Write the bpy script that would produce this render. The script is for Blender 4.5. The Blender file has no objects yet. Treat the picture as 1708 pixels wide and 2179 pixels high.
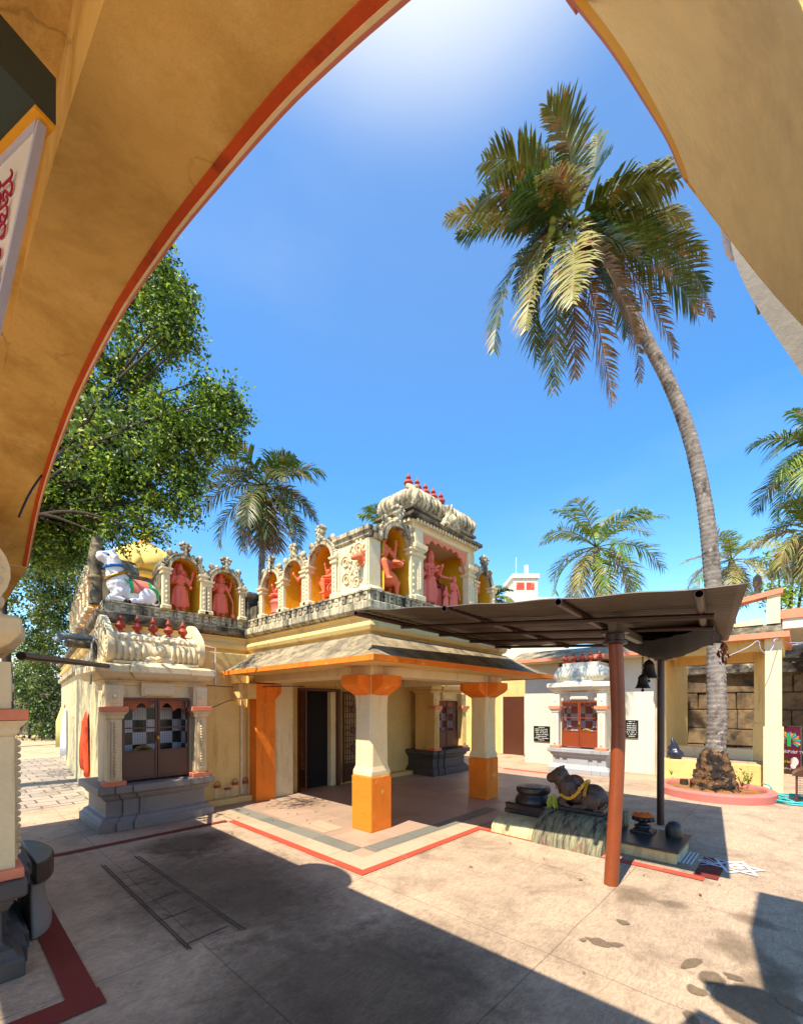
import bpy, bmesh, math, random
from mathutils import Vector, Matrix, noise
R = math.radians
SC = bpy.context.scene
COL = SC.collection
# ------------------------------------------------------------------ camera, sky, sun, exposure
# world axes: +X runs right-and-away along the porch front, +Y left-and-away, ground at z = 0
CAM = Vector((-2.851, -3.178, 1.70)); FOC = 913.0; PCX = 854.0; PHY = 1500.0
VX = Vector((0.680, 0.733)).normalized()
cam = bpy.data.cameras.new('camera'); camo = bpy.data.objects.new('camera', cam); COL.objects.link(camo)
cam.sensor_fit = 'HORIZONTAL'; cam.sensor_width = 36.0; cam.lens = 36.0 * FOC / 1708.0
cam.shift_y = (PHY - 1089.5) / 1708.0
cam.clip_start = 0.02; cam.clip_end = 3000
camo.location = CAM; camo.rotation_euler = (R(90), 0, -math.atan2(VX.y, VX.x))
SC.camera = camo
SUN_EL, SUN_AZ = R(56.5), math.atan2(-0.148, -0.989)      # the sun stands behind the viewer's left shoulder
sun_dir = Vector((math.cos(SUN_AZ) * math.cos(SUN_EL), math.sin(SUN_AZ) * math.cos(SUN_EL), math.sin(SUN_EL)))
sl = bpy.data.lights.new('sun', 'SUN'); sl.energy = 5.0; sl.angle = R(0.5); sl.color = (1.0, 0.925, 0.79)
so = bpy.data.objects.new('sun', sl); COL.objects.link(so)
so.rotation_euler = sun_dir.to_track_quat('Z', 'Y').to_euler(); so.location = (-20, -3, 40)
W = bpy.data.worlds.new('World'); SC.world = W; W.use_nodes = True
wn, wl = W.node_tree.nodes, W.node_tree.links
bg = wn['Background']; bg.inputs[1].default_value = 0.115
sky = wn.new('ShaderNodeTexSky'); sky.sky_type = 'NISHITA'; sky.sun_disc = False
sky.sun_elevation = SUN_EL; sky.sun_rotation = math.pi / 2 - SUN_AZ
sky.air_density = 1.15; sky.dust_density = 0.1; sky.ozone_density = 2.2; sky.altitude = 800
geo = wn.new('ShaderNodeTexCoord')
dotn = wn.new('ShaderNodeVectorMath'); dotn.operation = 'DOT_PRODUCT'
gd = Vector((0.733 + .05 * .68, 0.680 - .05 * .733, 3.1)).normalized(); dotn.inputs[1].default_value = gd
wl.new(geo.outputs['Generated'], dotn.inputs[0])
mr = wn.new('ShaderNodeMapRange'); mr.inputs[1].default_value = 0.905; mr.inputs[2].default_value = 1.0; mr.interpolation_type = 'SMOOTHERSTEP'
wl.new(dotn.outputs['Value'], mr.inputs[0])
cn = wn.new('ShaderNodeTexNoise'); cn.inputs['Scale'].default_value = 2.2; cn.inputs['Detail'].default_value = 5
mp = wn.new('ShaderNodeMapping'); mp.inputs['Scale'].default_value = (1, 1, 2.5)
wl.new(geo.outputs['Generated'], mp.inputs[0]); wl.new(mp.outputs[0], cn.inputs['Vector'])
cr = wn.new('ShaderNodeMapRange'); cr.inputs[1].default_value = 0.52; cr.inputs[2].default_value = 0.85; cr.inputs[4].default_value = 0.10
wl.new(cn.outputs[0], cr.inputs[0])
ad = wn.new('ShaderNodeMath'); ad.operation = 'ADD'; ad.use_clamp = True
pw = wn.new('ShaderNodeMath'); pw.operation = 'POWER'; pw.inputs[1].default_value = 1.9; wl.new(mr.outputs[0], pw.inputs[0]); wl.new(pw.outputs[0], ad.inputs[0])
mw = wn.new('ShaderNodeMapRange'); mw.inputs[1].default_value = 0.62; mw.inputs[2].default_value = 1.0; mw.inputs[4].default_value = 0.13; mw.interpolation_type = 'SMOOTHSTEP'
wl.new(dotn.outputs['Value'], mw.inputs[0]); ax = wn.new('ShaderNodeMath'); ax.operation = 'ADD'; wl.new(mw.outputs[0], ax.inputs[0]); wl.new(cr.outputs[0], ax.inputs[1]); wl.new(ax.outputs[0], ad.inputs[1])
hs = wn.new('ShaderNodeHueSaturation'); hs.inputs['Saturation'].default_value = 1.32; hs.inputs['Value'].default_value = 1.6
wl.new(sky.outputs[0], hs.inputs['Color'])
mx = wn.new('ShaderNodeMixRGB'); mx.inputs[2].default_value = (5.0, 5.25, 5.4, 1)
wl.new(ad.outputs[0], mx.inputs[0]); wl.new(hs.outputs[0], mx.inputs[1]); wl.new(mx.outputs[0], bg.inputs[0])
SC.view_settings.view_transform = 'Standard'; SC.view_settings.look = 'None'
SC.view_settings.exposure = 0.86; SC.view_settings.gamma = 1
SC.render.engine = 'CYCLES'
SC.cycles.use_denoising = True
SC.cycles.max_bounces = 10; SC.cycles.diffuse_bounces = 6; SC.cycles.transparent_max_bounces = 16
SC.cycles.sample_clamp_indirect = 6
# ------------------------------------------------------------------ helpers
def ray(px, py):
    dx = (px - PCX) / FOC
    return Vector((dx * VX.x + VX.y, -dx * VX.y + VX.x, -(py - PHY) / FOC))
def at(px, py, t): return CAM + ray(px, py) * t
def at_z(px, py, z=0.0):
    r = ray(px, py); return CAM + r * ((z - CAM.z) / r.z)
def at_a(px, py, a):
    r = ray(px, py); return CAM + r * ((a - CAM.x) / r.x)
def at_b(px, py, b):
    r = ray(px, py); return CAM + r * ((b - CAM.y) / r.y)
def catmull(P, n=6, closed=False):
    P = [Vector(p) for p in P]; out = []
    m = len(P)
    for i in range(m if closed else m - 1):
        g = (lambda k: P[k % m]) if closed else (lambda k: P[max(0, min(m - 1, k))])
        p0, p1, p2, p3 = g(i - 1), g(i), g(i + 1), g(i + 2)
        for k in range(n):
            t = k / n
            out.append(0.5 * ((2 * p1) + (p2 - p0) * t + (2 * p0 - 5 * p1 + 4 * p2 - p3) * t * t + (3 * p1 - p0 - 3 * p2 + p3) * t ** 3))
    if not closed: out.append(P[-1])
    return out
def root_loc(o):
    while o.parent: o = o.parent
    return Vector(o.location)
class MB:
    """collects shapes; build() links them as one mesh object"""
    def __init__(s, M=None): s.v = []; s.f = []; s.M = M; s.mi = []
    def add(s, vs, fs, mi=0):
        n = len(s.v)
        s.v += [tuple(s.M @ Vector(p)) if s.M else tuple(p) for p in vs]
        s.f += [tuple(i + n for i in f) for f in fs]; s.mi += [mi] * len(fs)
        return s
    def box(s, x0, x1, y0, y1, z0, z1):
        return s.add([(x0, y0, z0), (x1, y0, z0), (x1, y1, z0), (x0, y1, z0), (x0, y0, z1), (x1, y0, z1), (x1, y1, z1), (x0, y1, z1)],
                     [(3, 2, 1, 0), (4, 5, 6, 7), (0, 1, 5, 4), (1, 2, 6, 5), (2, 3, 7, 6), (3, 0, 4, 7)])
    def loft(s, rings, cap=True, closed=True):
        n = len(rings[0]); vs = [p for r in rings for p in r]; fs = []
        for i in range(len(rings) - 1):
            for j in range(n if closed else n - 1):
                a, b = i * n + j, i * n + (j + 1) % n
                fs.append((a, b, b + n, a + n))
        if cap:
            fs.append(tuple(range(n - 1, -1, -1))); fs.append(tuple(range((len(rings) - 1) * n, len(rings) * n)))
        return s.add(vs, fs)
    def stack(s, x0, x1, y0, y1, prof):
        """rectangular moulding: prof is a list of (outset, z)"""
        return s.loft([[(x0 - o, y0 - o, z), (x1 + o, y0 - o, z), (x1 + o, y1 + o, z), (x0 - o, y1 + o, z)] for o, z in prof])
    def prism(s, poly, axis, lo, hi):
        def mk(p, h): return (h, p[0], p[1]) if axis == 'x' else (p[0], h, p[1]) if axis == 'y' else (p[0], p[1], h)
        return s.loft([[mk(p, lo) for p in poly], [mk(p, hi) for p in poly]])
    def lathe(s, prof, c=(0, 0, 0), seg=20, rx=1.0, ry=1.0):
        c = Vector(c)
        return s.loft([[(c.x + r * rx * math.cos(2 * math.pi * k / seg), c.y + r * ry * math.sin(2 * math.pi * k / seg), c.z + z) for k in range(seg)] for r, z in prof])
    def tube(s, path, rad, seg=8, cap=True, flat=1.0):
        path = [Vector(p) for p in path]; n = len(path)
        if not hasattr(rad, '__len__'): rad = [rad] * n
        rings = []; side = None
        for i, p in enumerate(path):
            t = (path[min(n - 1, i + 1)] - path[max(0, i - 1)]).normalized()
            if side is None:
                side = t.cross(Vector((0, 0, 1)) if abs(t.z) < 0.9 else Vector((1, 0, 0))).normalized()
            side = (side - t * side.dot(t)).normalized(); up = side.cross(t)
            rings.append([p + (side * math.cos(2 * math.pi * k / seg) + up * math.sin(2 * math.pi * k / seg) * flat) * rad[i] for k in range(seg)])
        return s.loft(rings, cap)
    def ball(s, c, r, seg=12, rings=8, rot=None):
        c = Vector(c); r = (r, r, r) if not hasattr(r, '__len__') else r
        rr = []
        for i in range(1, rings):
            th = math.pi * i / rings
            rr.append([Vector((r[0] * math.sin(th) * math.cos(2 * math.pi * k / seg), r[1] * math.sin(th) * math.sin(2 * math.pi * k / seg), -r[2] * math.cos(th))) for k in range(seg)])
        vs = [Vector((0, 0, -r[2]))] + [p for q in rr for p in q] + [Vector((0, 0, r[2]))]
        if rot is not None: vs = [rot @ p for p in vs]
        vs = [c + p for p in vs]; fs = []; m = len(vs) - 1
        for k in range(seg): fs.append((0, 1 + (k + 1) % seg, 1 + k))
        for i in range(rings - 2):
            for k in range(seg):
                a = 1 + i * seg + k; b = 1 + i * seg + (k + 1) % seg
                fs.append((a, b, b + seg, a + seg))
        o = 1 + (rings - 2) * seg
        for k in range(seg): fs.append((o + k, o + (k + 1) % seg, m))
        return s.add(vs, fs)
    def limb(s, p0, r0, p1, r1, seg=10):
        p0, p1 = Vector(p0), Vector(p1)
        s.tube([p0, p1], [r0, r1], seg); s.ball(p0, r0, seg, 6); s.ball(p1, r1, seg, 6); return s
    def sheet(s, pts): return s.add(pts, [tuple(range(len(pts)))])
    def mesh(s, name='part', off=Vector((0, 0, 0))):
        me = bpy.data.meshes.new(name)
        me.from_pydata([tuple(Vector(p) - off) for p in s.v], [], s.f); me.update()
        return me
    def build(s, name, m, parent=None, smooth=None, bevel=0.0, recalc=True):
        off = root_loc(parent) if parent else Vector((0, 0, 0))
        me = s.mesh(name, off)
        if recalc:
            b = bmesh.new(); b.from_mesh(me); bmesh.ops.recalc_face_normals(b, faces=b.faces); b.to_mesh(me); b.free()
        return link(name, me, m, parent, smooth, bevel)
def link(name, me, m, parent=None, smooth=None, bevel=0.0):
    for q in (m if isinstance(m, (list, tuple)) else [m]): me.materials.append(q)
    if smooth is not None:
        for p in me.polygons: p.use_smooth = True
        if smooth < 179: me.set_sharp_from_angle(angle=R(smooth))
    o = bpy.data.objects.new(name, me); COL.objects.link(o)
    if parent: o.parent = parent
    if bevel:
        bv = o.modifiers.new('bevel', 'BEVEL'); bv.width = bevel; bv.segments = 2; bv.limit_method = 'ANGLE'; bv.angle_limit = R(40)
    return o
def sculpt(mb, voxel, it=2, off=Vector((0, 0, 0))):
    """melts overlapping volumes into one continuous surface"""
    me = mb.mesh('tmp', off); o = bpy.data.objects.new('tmp', me); COL.objects.link(o)
    r = o.modifiers.new('r', 'REMESH'); r.mode = 'VOXEL'; r.voxel_size = voxel
    q = o.modifiers.new('s', 'SMOOTH'); q.factor = 0.5; q.iterations = it
    dg = bpy.context.evaluated_depsgraph_get(); dg.update()
    out = bpy.data.meshes.new_from_object(o.evaluated_get(dg)); bpy.data.objects.remove(o); bpy.data.meshes.remove(me)
    out.materials.clear(); return out
def tag(o, label=None, cat=None, group=None, kind=None):
    if label: o['label'] = label
    if cat: o['category'] = cat
    if group: o['group'] = group
    if kind: o['kind'] = kind
    return o
def thing(name, label, cat, loc=(0, 0, 0), rz=0.0, group=None):
    o = bpy.data.objects.new(name, None); COL.objects.link(o); o.empty_display_size = 0.1
    o.location = loc; o.rotation_euler = (0, 0, rz); return tag(o, label, cat, group)
def copy_tree(o, parent=None):
    c = o.copy(); COL.objects.link(c); c.parent = parent
    for ch in list(o.children): copy_tree(ch, c)
    return c
# ------------------------------------------------------------------ materials
def s2l(c):
    return tuple(((x / 255) / 12.92 if x / 255 <= 0.04045 else ((x / 255 + 0.055) / 1.055) ** 2.4) for x in c) + (1.0,)
def mul(c, k): return tuple(min(1, x * k) for x in c[:3]) + (1.0,)
def new_mat(name):
    m = bpy.data.materials.new(name); m.use_nodes = True
    return m, m.node_tree.nodes, m.node_tree.links, m.node_tree.nodes['Principled BSDF']
def nz(n, l, vec, scale, detail=4, rough=0.55, dist=0.0):
    t = n.new('ShaderNodeTexNoise'); t.inputs['Scale'].default_value = scale; t.inputs['Detail'].default_value = detail
    t.inputs['Roughness'].default_value = rough; t.inputs['Distortion'].default_value = dist
    l.new(vec, t.inputs['Vector']); return t.outputs[0]
def rng(n, l, x, a, b, c=0.0, d=1.0):
    t = n.new('ShaderNodeMapRange'); t.inputs[1].default_value = a; t.inputs[2].default_value = b
    t.inputs[3].default_value = c; t.inputs[4].default_value = d; l.new(x, t.inputs[0]); return t.outputs[0]
def mixc(n, l, f, a, b, mode='MIX'):
    t = n.new('ShaderNodeMixRGB'); t.blend_type = mode
    for k, x in ((0, f), (1, a), (2, b)):
        if hasattr(x, 'is_linked'): l.new(x, t.inputs[k])
        else: t.inputs[k].default_value = x
    return t.outputs[0]
def mapped(n, l, scale):
    tc = n.new('ShaderNodeTexCoord'); m = n.new('ShaderNodeMapping'); m.inputs['Scale'].default_value = scale
    l.new(tc.outputs['Object'], m.inputs[0]); return m.outputs[0]
def bump(n, l, p, h, strength, dist=0.02):
    b = n.new('ShaderNodeBump'); b.inputs['Strength'].default_value = strength; b.inputs['Distance'].default_value = dist
    l.new(h, b.inputs['Height']); l.new(b.outputs[0], p.inputs['Normal'])
def mat(name, col, rough=0.85, cracks=0.0, var=0.12, scale=2.5, stain=None, st=(0.55, 0.75), stain2=None, st2=(0.6, 0.8), bmp=0.35, bscale=28, metal=0.0, spec=0.3, streak=True, sscale=1.3):
    m, n, l, p = new_mat(name); c = s2l(col) if max(col) > 1 else tuple(col[:3]) + (1,)
    v = mapped(n, l, (1, 1, 1))
    f = nz(n, l, v, scale, 5, 0.6)
    out = mixc(n, l, rng(n, l, f, 0.3, 0.7), mul(c, 1 - var), mul(c, 1 + var))
    fine = nz(n, l, v, scale * 9, 4, 0.7)
    out = mixc(n, l, rng(n, l, fine, 0.35, 0.75, 0.0, 0.35), out, mul(c, 0.72))
    if stain:
        vs = mapped(n, l, ((3.2, 3.2, 0.45) if streak is True else streak) if streak else (1, 1, 1))
        out = mixc(n, l, rng(n, l, nz(n, l, vs, sscale, 7, 0.68, 0.3), *st), out, s2l(stain))
    if stain2:
        out = mixc(n, l, rng(n, l, nz(n, l, v, sscale * 2.3, 8, 0.7), *st2), out, s2l(stain2))
    if cracks:
        vo = n.new('ShaderNodeTexVoronoi'); vo.feature = 'DISTANCE_TO_EDGE'; vo.inputs['Scale'].default_value = cracks
        nv = n.new('ShaderNodeTexNoise'); nv.inputs['Scale'].default_value = cracks * 2.5; nv.inputs['Detail'].default_value = 6; l.new(v, nv.inputs['Vector'])
        sv = n.new('ShaderNodeVectorMath'); sv.operation = 'SCALE'; sv.inputs['Scale'].default_value = 0.5 / cracks; l.new(nv.outputs['Color'], sv.inputs[0])
        av = n.new('ShaderNodeVectorMath'); av.operation = 'ADD'; l.new(v, av.inputs[0]); l.new(sv.outputs[0], av.inputs[1]); l.new(av.outputs[0], vo.inputs['Vector'])
        ck = rng(n, l, vo.outputs['Distance'], 0.0, 0.006 * cracks, 0.55, 0.0); gate = n.new('ShaderNodeMath'); gate.operation = 'MULTIPLY'
        l.new(ck, gate.inputs[0]); l.new(rng(n, l, nz(n, l, v, cracks * 0.9, 3), 0.52, 0.62), gate.inputs[1])
        out = mixc(n, l, gate.outputs[0], out, mul(c, 0.35))
    l.new(out, p.inputs['Base Color'])
    p.inputs['Roughness'].default_value = rough; p.inputs['Metallic'].default_value = metal
    p.inputs['Specular IOR Level'].default_value = spec
    if bmp:
        h = mixc(n, l, 0.5, nz(n, l, v, bscale, 6, 0.65), nz(n, l, v, bscale * 0.2, 3, 0.5))
        bump(n, l, p, h, bmp)
    return m
MT = {}
MT['cream'] = mat('cream_paint', (222, 188, 118), stain=(160, 120, 60), st=(0.56, 0.80), var=0.08, bmp=0.3)
MT['cream_pale'] = mat('pale_cream_paint', (226, 205, 160), stain=(164, 132, 84), st=(0.55, 0.80), var=0.07, bmp=0.25)
MT['cream_dirty'] = mat('streaked_cream_wall', (214, 192, 142), stain=(96, 74, 42), st=(0.50, 0.74), stain2=(120, 96, 58), st2=(0.58, 0.8), var=0.12, bmp=0.45)
MT['weather'] = mat('weathered_limewash', (206, 190, 152), stain=(66, 58, 48), st=(0.445, 0.63), stain2=(96, 86, 70), st2=(0.50, 0.72), var=0.15, bmp=0.6, sscale=3.2)
MT['weather_dark'] = mat('algae_blackened_plaster', (150, 134, 104), stain=(40, 36, 31), st=(0.40, 0.60), stain2=(66, 58, 48), st2=(0.46, 0.66), var=0.18, bmp=0.7, sscale=2.4, streak=False)
MT['roofplaster'] = mat('porch_roof_plaster', (164, 146, 112), stain=(98, 86, 68), st=(0.40, 0.66), stain2=(56, 50, 42), st2=(0.52, 0.72), var=0.12, bmp=0.5, streak=False, sscale=3.0)
MT['orange'] = mat('orange_paint', (238, 128, 32), stain=(176, 92, 40), st=(0.54, 0.78), stain2=(240, 182, 104), st2=(0.62, 0.70), var=0.12, bmp=0.6, bscale=40, rough=0.7)
MT['peach'] = mat('peach_paint', (224, 134, 98), var=0.08, bmp=0.25)
MT['pinkstat'] = mat('terracotta_pink_paint', (234, 116, 92), var=0.10, bmp=0.25, stain=(170, 80, 62), st=(0.6, 0.85), rough=0.6)
MT['orangestat'] = mat('orange_pink_paint', (236, 116, 72), var=0.10, bmp=0.25, stain=(180, 84, 50), st=(0.6, 0.85), rough=0.6)
MT['finial'] = mat('brick_red_paint', (166, 66, 44), var=0.12, bmp=0.2, rough=0.6, stain=(110, 44, 34), st=(0.6, 0.85))
MT['ochre'] = mat('ochre_niche_paint', (226, 168, 28), var=0.10, bmp=0.25, stain=(130, 92, 18), st=(0.58, 0.85))
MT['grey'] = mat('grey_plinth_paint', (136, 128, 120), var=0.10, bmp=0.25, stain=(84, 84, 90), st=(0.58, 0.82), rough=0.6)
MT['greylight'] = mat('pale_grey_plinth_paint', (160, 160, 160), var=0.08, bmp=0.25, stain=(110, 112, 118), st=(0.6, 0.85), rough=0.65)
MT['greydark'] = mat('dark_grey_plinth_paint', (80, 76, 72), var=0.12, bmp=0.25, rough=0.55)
MT['white'] = mat('whitewashed_wall', (214, 205, 182), var=0.05, bmp=0.25, stain=(178, 150, 96), st=(0.62, 0.85))
MT['brown'] = mat('brown_enamel', (84, 44, 26), var=0.12, bmp=0.12, rough=0.4, spec=0.5)
MT['redbrown'] = mat('red_brown_enamel', (140, 62, 30), var=0.1, bmp=0.1, rough=0.4, spec=0.5)
MT['post'] = mat('red_oxide_pipe_paint', (134, 62, 24), var=0.15, bmp=0.2, rough=0.42, spec=0.5, stain=(196, 150, 128), st=(0.66, 0.74), stain2=(84, 36, 20), st2=(0.58, 0.8), streak=False, sscale=3)
MT['postdark'] = mat('dark_brown_pipe_paint', (58, 30, 20), var=0.15, bmp=0.15, rough=0.4, spec=0.5)
MT['steel'] = mat('dull_steel', (140, 140, 138), var=0.1, bmp=0.1, rough=0.4, metal=0.8)
MT['brass'] = mat('old_brass', (170, 130, 60), var=0.2, bmp=0.2, rough=0.4, metal=0.9)
MT['bronze'] = mat('dark_bronze', (60, 50, 38), var=0.2, bmp=0.2, rough=0.45, metal=0.7)
MT['blackstone'] = mat('oiled_black_stone', (42, 38, 36), var=0.25, bmp=0.5, rough=0.35, spec=0.5, stain=(88, 58, 46), st=(0.55, 0.8), streak=False)
MT['nandi'] = mat('oiled_stone_with_kumkum', (78, 58, 46), var=0.3, bmp=0.9, rough=0.45, spec=0.5, stain=(150, 48, 34), st=(0.56, 0.72), stain2=(30, 26, 24), st2=(0.55, 0.75), streak=False, sscale=3.2)
MT['darkvoid'] = mat('shade_and_joint_black', (24, 19, 16), var=0.1, bmp=0.1)  # near-black base colour paints in the shade of unlit interiors; also dark wall joints
MT['tanvault'] = mat('tan_gateway_plaster', (210, 168, 92), var=0.07, cracks=2.2, scale=1.1, bmp=0.75, bscale=13, stain=(168, 128, 56), st=(0.50, 0.66), stain2=(220, 182, 112), st2=(0.56, 0.72), streak=False, sscale=1.1)
MT['tansplay'] = mat('pale_tan_gateway_plaster', (246, 208, 132), var=0.06, cracks=2.6, scale=1.4, bmp=0.75, bscale=16, stain=(206, 168, 108), st=(0.52, 0.72), streak=False, sscale=1.6)
MT['rust_orange'] = mat('rust_orange_trim_paint', (190, 74, 22), var=0.16, bmp=0.4, stain=(120, 50, 24), st=(0.55, 0.75), streak=False, sscale=6)
MT['pinktrim'] = mat('dusty_pink_trim', (196, 120, 104), var=0.08, bmp=0.2)
MT['yellowtrim'] = mat('amber_trim_paint', (232, 164, 40), var=0.1, bmp=0.3, stain=(120, 84, 40), st=(0.6, 0.8))
MT['greytower'] = mat('grey_tower_plaster', (150, 146, 140), var=0.05, bmp=0.3, stain=(124, 116, 104), st=(0.6, 0.85))
MT['trunk'] = mat('palm_bark', (134, 122, 110), var=0.2, bmp=0.8, bscale=40, stain=(66, 56, 48), st=(0.46, 0.66), stain2=(176, 166, 152), st2=(0.56, 0.7), streak=False, sscale=5)
MT['rootball'] = mat('palm_root_mass', (112, 82, 52), var=0.3, bmp=1.0, bscale=60, stain=(36, 28, 22), st=(0.44, 0.54), stain2=(196, 118, 44), st2=(0.58, 0.68), streak=False, sscale=6)
MT['bark'] = mat('tree_bark', (62, 50, 38), var=0.2, bmp=0.8)
MT['soil'] = mat('ochre_soil', (146, 100, 54), var=0.2, bmp=0.9, bscale=30, stain=(90, 64, 40), st=(0.5, 0.7), streak=False, sscale=4)
MT['kerbpink'] = mat('worn_pink_kerb_paint', (196, 112, 100), var=0.1, bmp=0.4, stain=(160, 130, 110), st=(0.55, 0.75), streak=False)
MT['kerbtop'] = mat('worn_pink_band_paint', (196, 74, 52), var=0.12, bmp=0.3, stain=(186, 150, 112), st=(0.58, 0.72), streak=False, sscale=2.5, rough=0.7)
MT['band_shaded'] = mat('shade_dark_band_paint', (118, 44, 34), var=0.12, bmp=0.3, stain=(120, 92, 76), st=(0.58, 0.75), streak=False, sscale=2.5)  # red band paint again, its base colour darkened for bands lying in shade
MT['stone'] = mat('old_granite_blocks', (128, 104, 74), var=0.25, bmp=0.9, bscale=14, stain=(54, 44, 34), st=(0.48, 0.68), stain2=(84, 66, 46), st2=(0.5, 0.7), streak=False, sscale=1.4)
MT['stonecap'] = mat('mortar_topped_stone', (150, 138, 118), var=0.25, bmp=0.9, bscale=10, stain=(48, 42, 36), st=(0.44, 0.58), stain2=(206, 196, 172), st2=(0.58, 0.64), streak=False, sscale=2.2)
MT['platform'] = mat('drip_stained_lime_plinth', (198, 184, 136), var=0.1, bmp=0.3, stain=(104, 100, 74), st=(0.50, 0.80), stain2=(140, 130, 98), st2=(0.5, 0.8), sscale=2.5, streak=(2.0, 7.0, 0.8))
MT['platform_red'] = mat('kumkum_and_oil_stained_plinth', (150, 143, 108), var=0.14, bmp=0.35, stain=(54, 50, 44), st=(0.38, 0.62), stain2=(130, 66, 60), st2=(0.55, 0.72), sscale=3.0, streak=(2.0, 9.0, 0.8))
MT['slabtop'] = mat('oily_black_slab', (52, 46, 42), var=0.2, bmp=0.25, rough=0.35, spec=0.5, stain=(110, 92, 78), st=(0.58, 0.8), streak=False, sscale=3)
MT['sheet'] = mat('galvanised_sheet', (108, 98, 86), var=0.12, bmp=0.1, rough=0.5, metal=0.5, stain=(96, 80, 62), st=(0.55, 0.8), streak=False)
MT['gold'] = mat('golden_yellow_paint', (240, 200, 108), var=0.08, bmp=0.3, stain=(200, 150, 60), st=(0.6, 0.85))
MT['blackpipe'] = mat('black_plastic', (24, 22, 26), var=0.1, bmp=0.05, rough=0.4, spec=0.5)
MT['greypipe'] = mat('grey_pvc', (126, 134, 136), var=0.08, bmp=0.05, rough=0.5)
MT['orangecloth'] = mat('orange_cotton', (206, 70, 22), var=0.12, bmp=0.3, bscale=90)
MT['whitecloth'] = mat('white_cotton', (226, 222, 226), var=0.05, bmp=0.3, bscale=90)
MT['yellowcloth'] = mat('yellow_cotton', (216, 190, 110), var=0.08, bmp=0.3, bscale=90)
MT['green'] = mat('green_enamel', (30, 160, 88), var=0.08, bmp=0.1, rough=0.5)
MT['blue'] = mat('blue_enamel', (36, 110, 176), var=0.08, bmp=0.1, rough=0.5)
MT['whitebull'] = mat('white_enamel_statue', (224, 216, 212), var=0.05, bmp=0.15, stain=(176, 164, 160), st=(0.6, 0.85), rough=0.6)
MT['saddle'] = mat('salmon_saddle_paint', (206, 112, 92), var=0.08, bmp=0.2)
MT['black'] = mat('black_paint', (22, 20, 20), var=0.1, bmp=0.1, rough=0.5)
MT['plaque'] = mat('black_granite_plaque', (30, 32, 32), var=0.15, bmp=0.05, rough=0.25, spec=0.5)
MT['letter'] = mat('pale_engraved_lettering', (200, 198, 190), var=0.05, bmp=0.0)
MT['signwhite'] = mat('white_sign_acrylic', (222, 206, 188), var=0.03, bmp=0.0, rough=0.4)
MT['signdark'] = mat('dark_green_sign_box', (54, 66, 62), var=0.12, bmp=0.1, rough=0.5)
MT['signframe'] = mat('pale_aluminium_edge', (178, 176, 190), var=0.05, bmp=0.0, rough=0.4)
MT['signred'] = mat('crimson_lettering', (156, 20, 52), var=0.03, bmp=0.0)
MT['signblue'] = mat('navy_lettering', (26, 30, 116), var=0.03, bmp=0.0)
MT['hose'] = mat('turquoise_hose', (60, 186, 186), var=0.08, bmp=0.05, rough=0.4, spec=0.5)
MT['turmeric'] = mat('turmeric_powder', (226, 104, 14), var=0.12, bmp=0.8, bscale=50)
MT['garland'] = mat('marigold_petals', (200, 144, 28), var=0.25, bmp=0.9, bscale=70, stain=(222, 190, 110), st=(0.5, 0.6), streak=False, sscale=8)
MT['chalk'] = mat('white_chalk_line', (232, 230, 232), var=0.05, bmp=0.0)
MT['net'] = mat('black_shade_net', (26, 24, 24), var=0.15, bmp=0.2, bscale=60, rough=0.8)
MT['bag'] = mat('dark_plastic_bag', (40, 44, 58), var=0.2, bmp=0.5, bscale=14, rough=0.3, spec=0.5)
MT['banner'] = mat('maroon_banner', (92, 26, 48), var=0.2, scale=6, bmp=0.0, rough=0.5)
MT['driedleaf'] = mat('dry_leaf', (120, 64, 34), var=0.2, bmp=0.3)
MT['tilew'] = mat('white_glazed_tile', (216, 214, 214), var=0.03, bmp=0.0, rough=0.3, spec=0.5)
def leafmat(name, c1, c2, c3=None, scale=1.5, trans=0.22):
    m, n, l, p = new_mat(name); v = mapped(n, l, (1, 1, 1))
    out = mixc(n, l, rng(n, l, nz(n, l, v, scale, 3), 0.35, 0.65), s2l(c1), s2l(c2))
    if c3: out = mixc(n, l, rng(n, l, nz(n, l, v, scale * 1.7, 4), 0.56, 0.66), out, s2l(c3))
    l.new(out, p.inputs['Base Color']); p.inputs['Roughness'].default_value = 0.45
    p.inputs['Specular IOR Level'].default_value = 0.45
    t = n.new('ShaderNodeBsdfTranslucent'); l.new(out, t.inputs[0])
    x = n.new('ShaderNodeMixShader'); x.inputs[0].default_value = trans
    l.new(p.outputs[0], x.inputs[1]); l.new(t.outputs[0], x.inputs[2]); l.new(x.outputs[0], n['Material Output'].inputs[0])
    return m
MT['palm_green'] = leafmat('palm_leaf_green', (52, 78, 22), (84, 108, 34), (140, 112, 50), 1.6)
MT['palm_olive'] = leafmat('palm_leaf_olive', (62, 76, 26), (104, 106, 42), (142, 104, 50), 1.8)
MT['palm_pale'] = leafmat('palm_leaf_pale', (122, 122, 58), (168, 156, 88), (156, 108, 62), 1.6)
MT['palm_brown'] = leafmat('palm_leaf_dead', (104, 78, 44), (146, 112, 66), None, 2.0)
MT['palm_fresh'] = leafmat('palm_leaf_fresh', (78, 112, 30), (128, 144, 48), (168, 150, 72), 1.2)
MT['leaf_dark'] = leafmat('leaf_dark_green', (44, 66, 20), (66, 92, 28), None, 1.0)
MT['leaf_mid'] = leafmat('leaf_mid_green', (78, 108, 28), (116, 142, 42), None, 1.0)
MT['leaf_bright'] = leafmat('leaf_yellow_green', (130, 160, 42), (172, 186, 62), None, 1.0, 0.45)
MT['leaf_pale'] = leafmat('leaf_pale_grey_green', (120, 136, 74), (156, 160, 96), None, 1.0, 0.45)
MT['fruit'] = mat('pale_green_fruit', (150, 160, 96), var=0.1, bmp=0.1)
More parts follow.
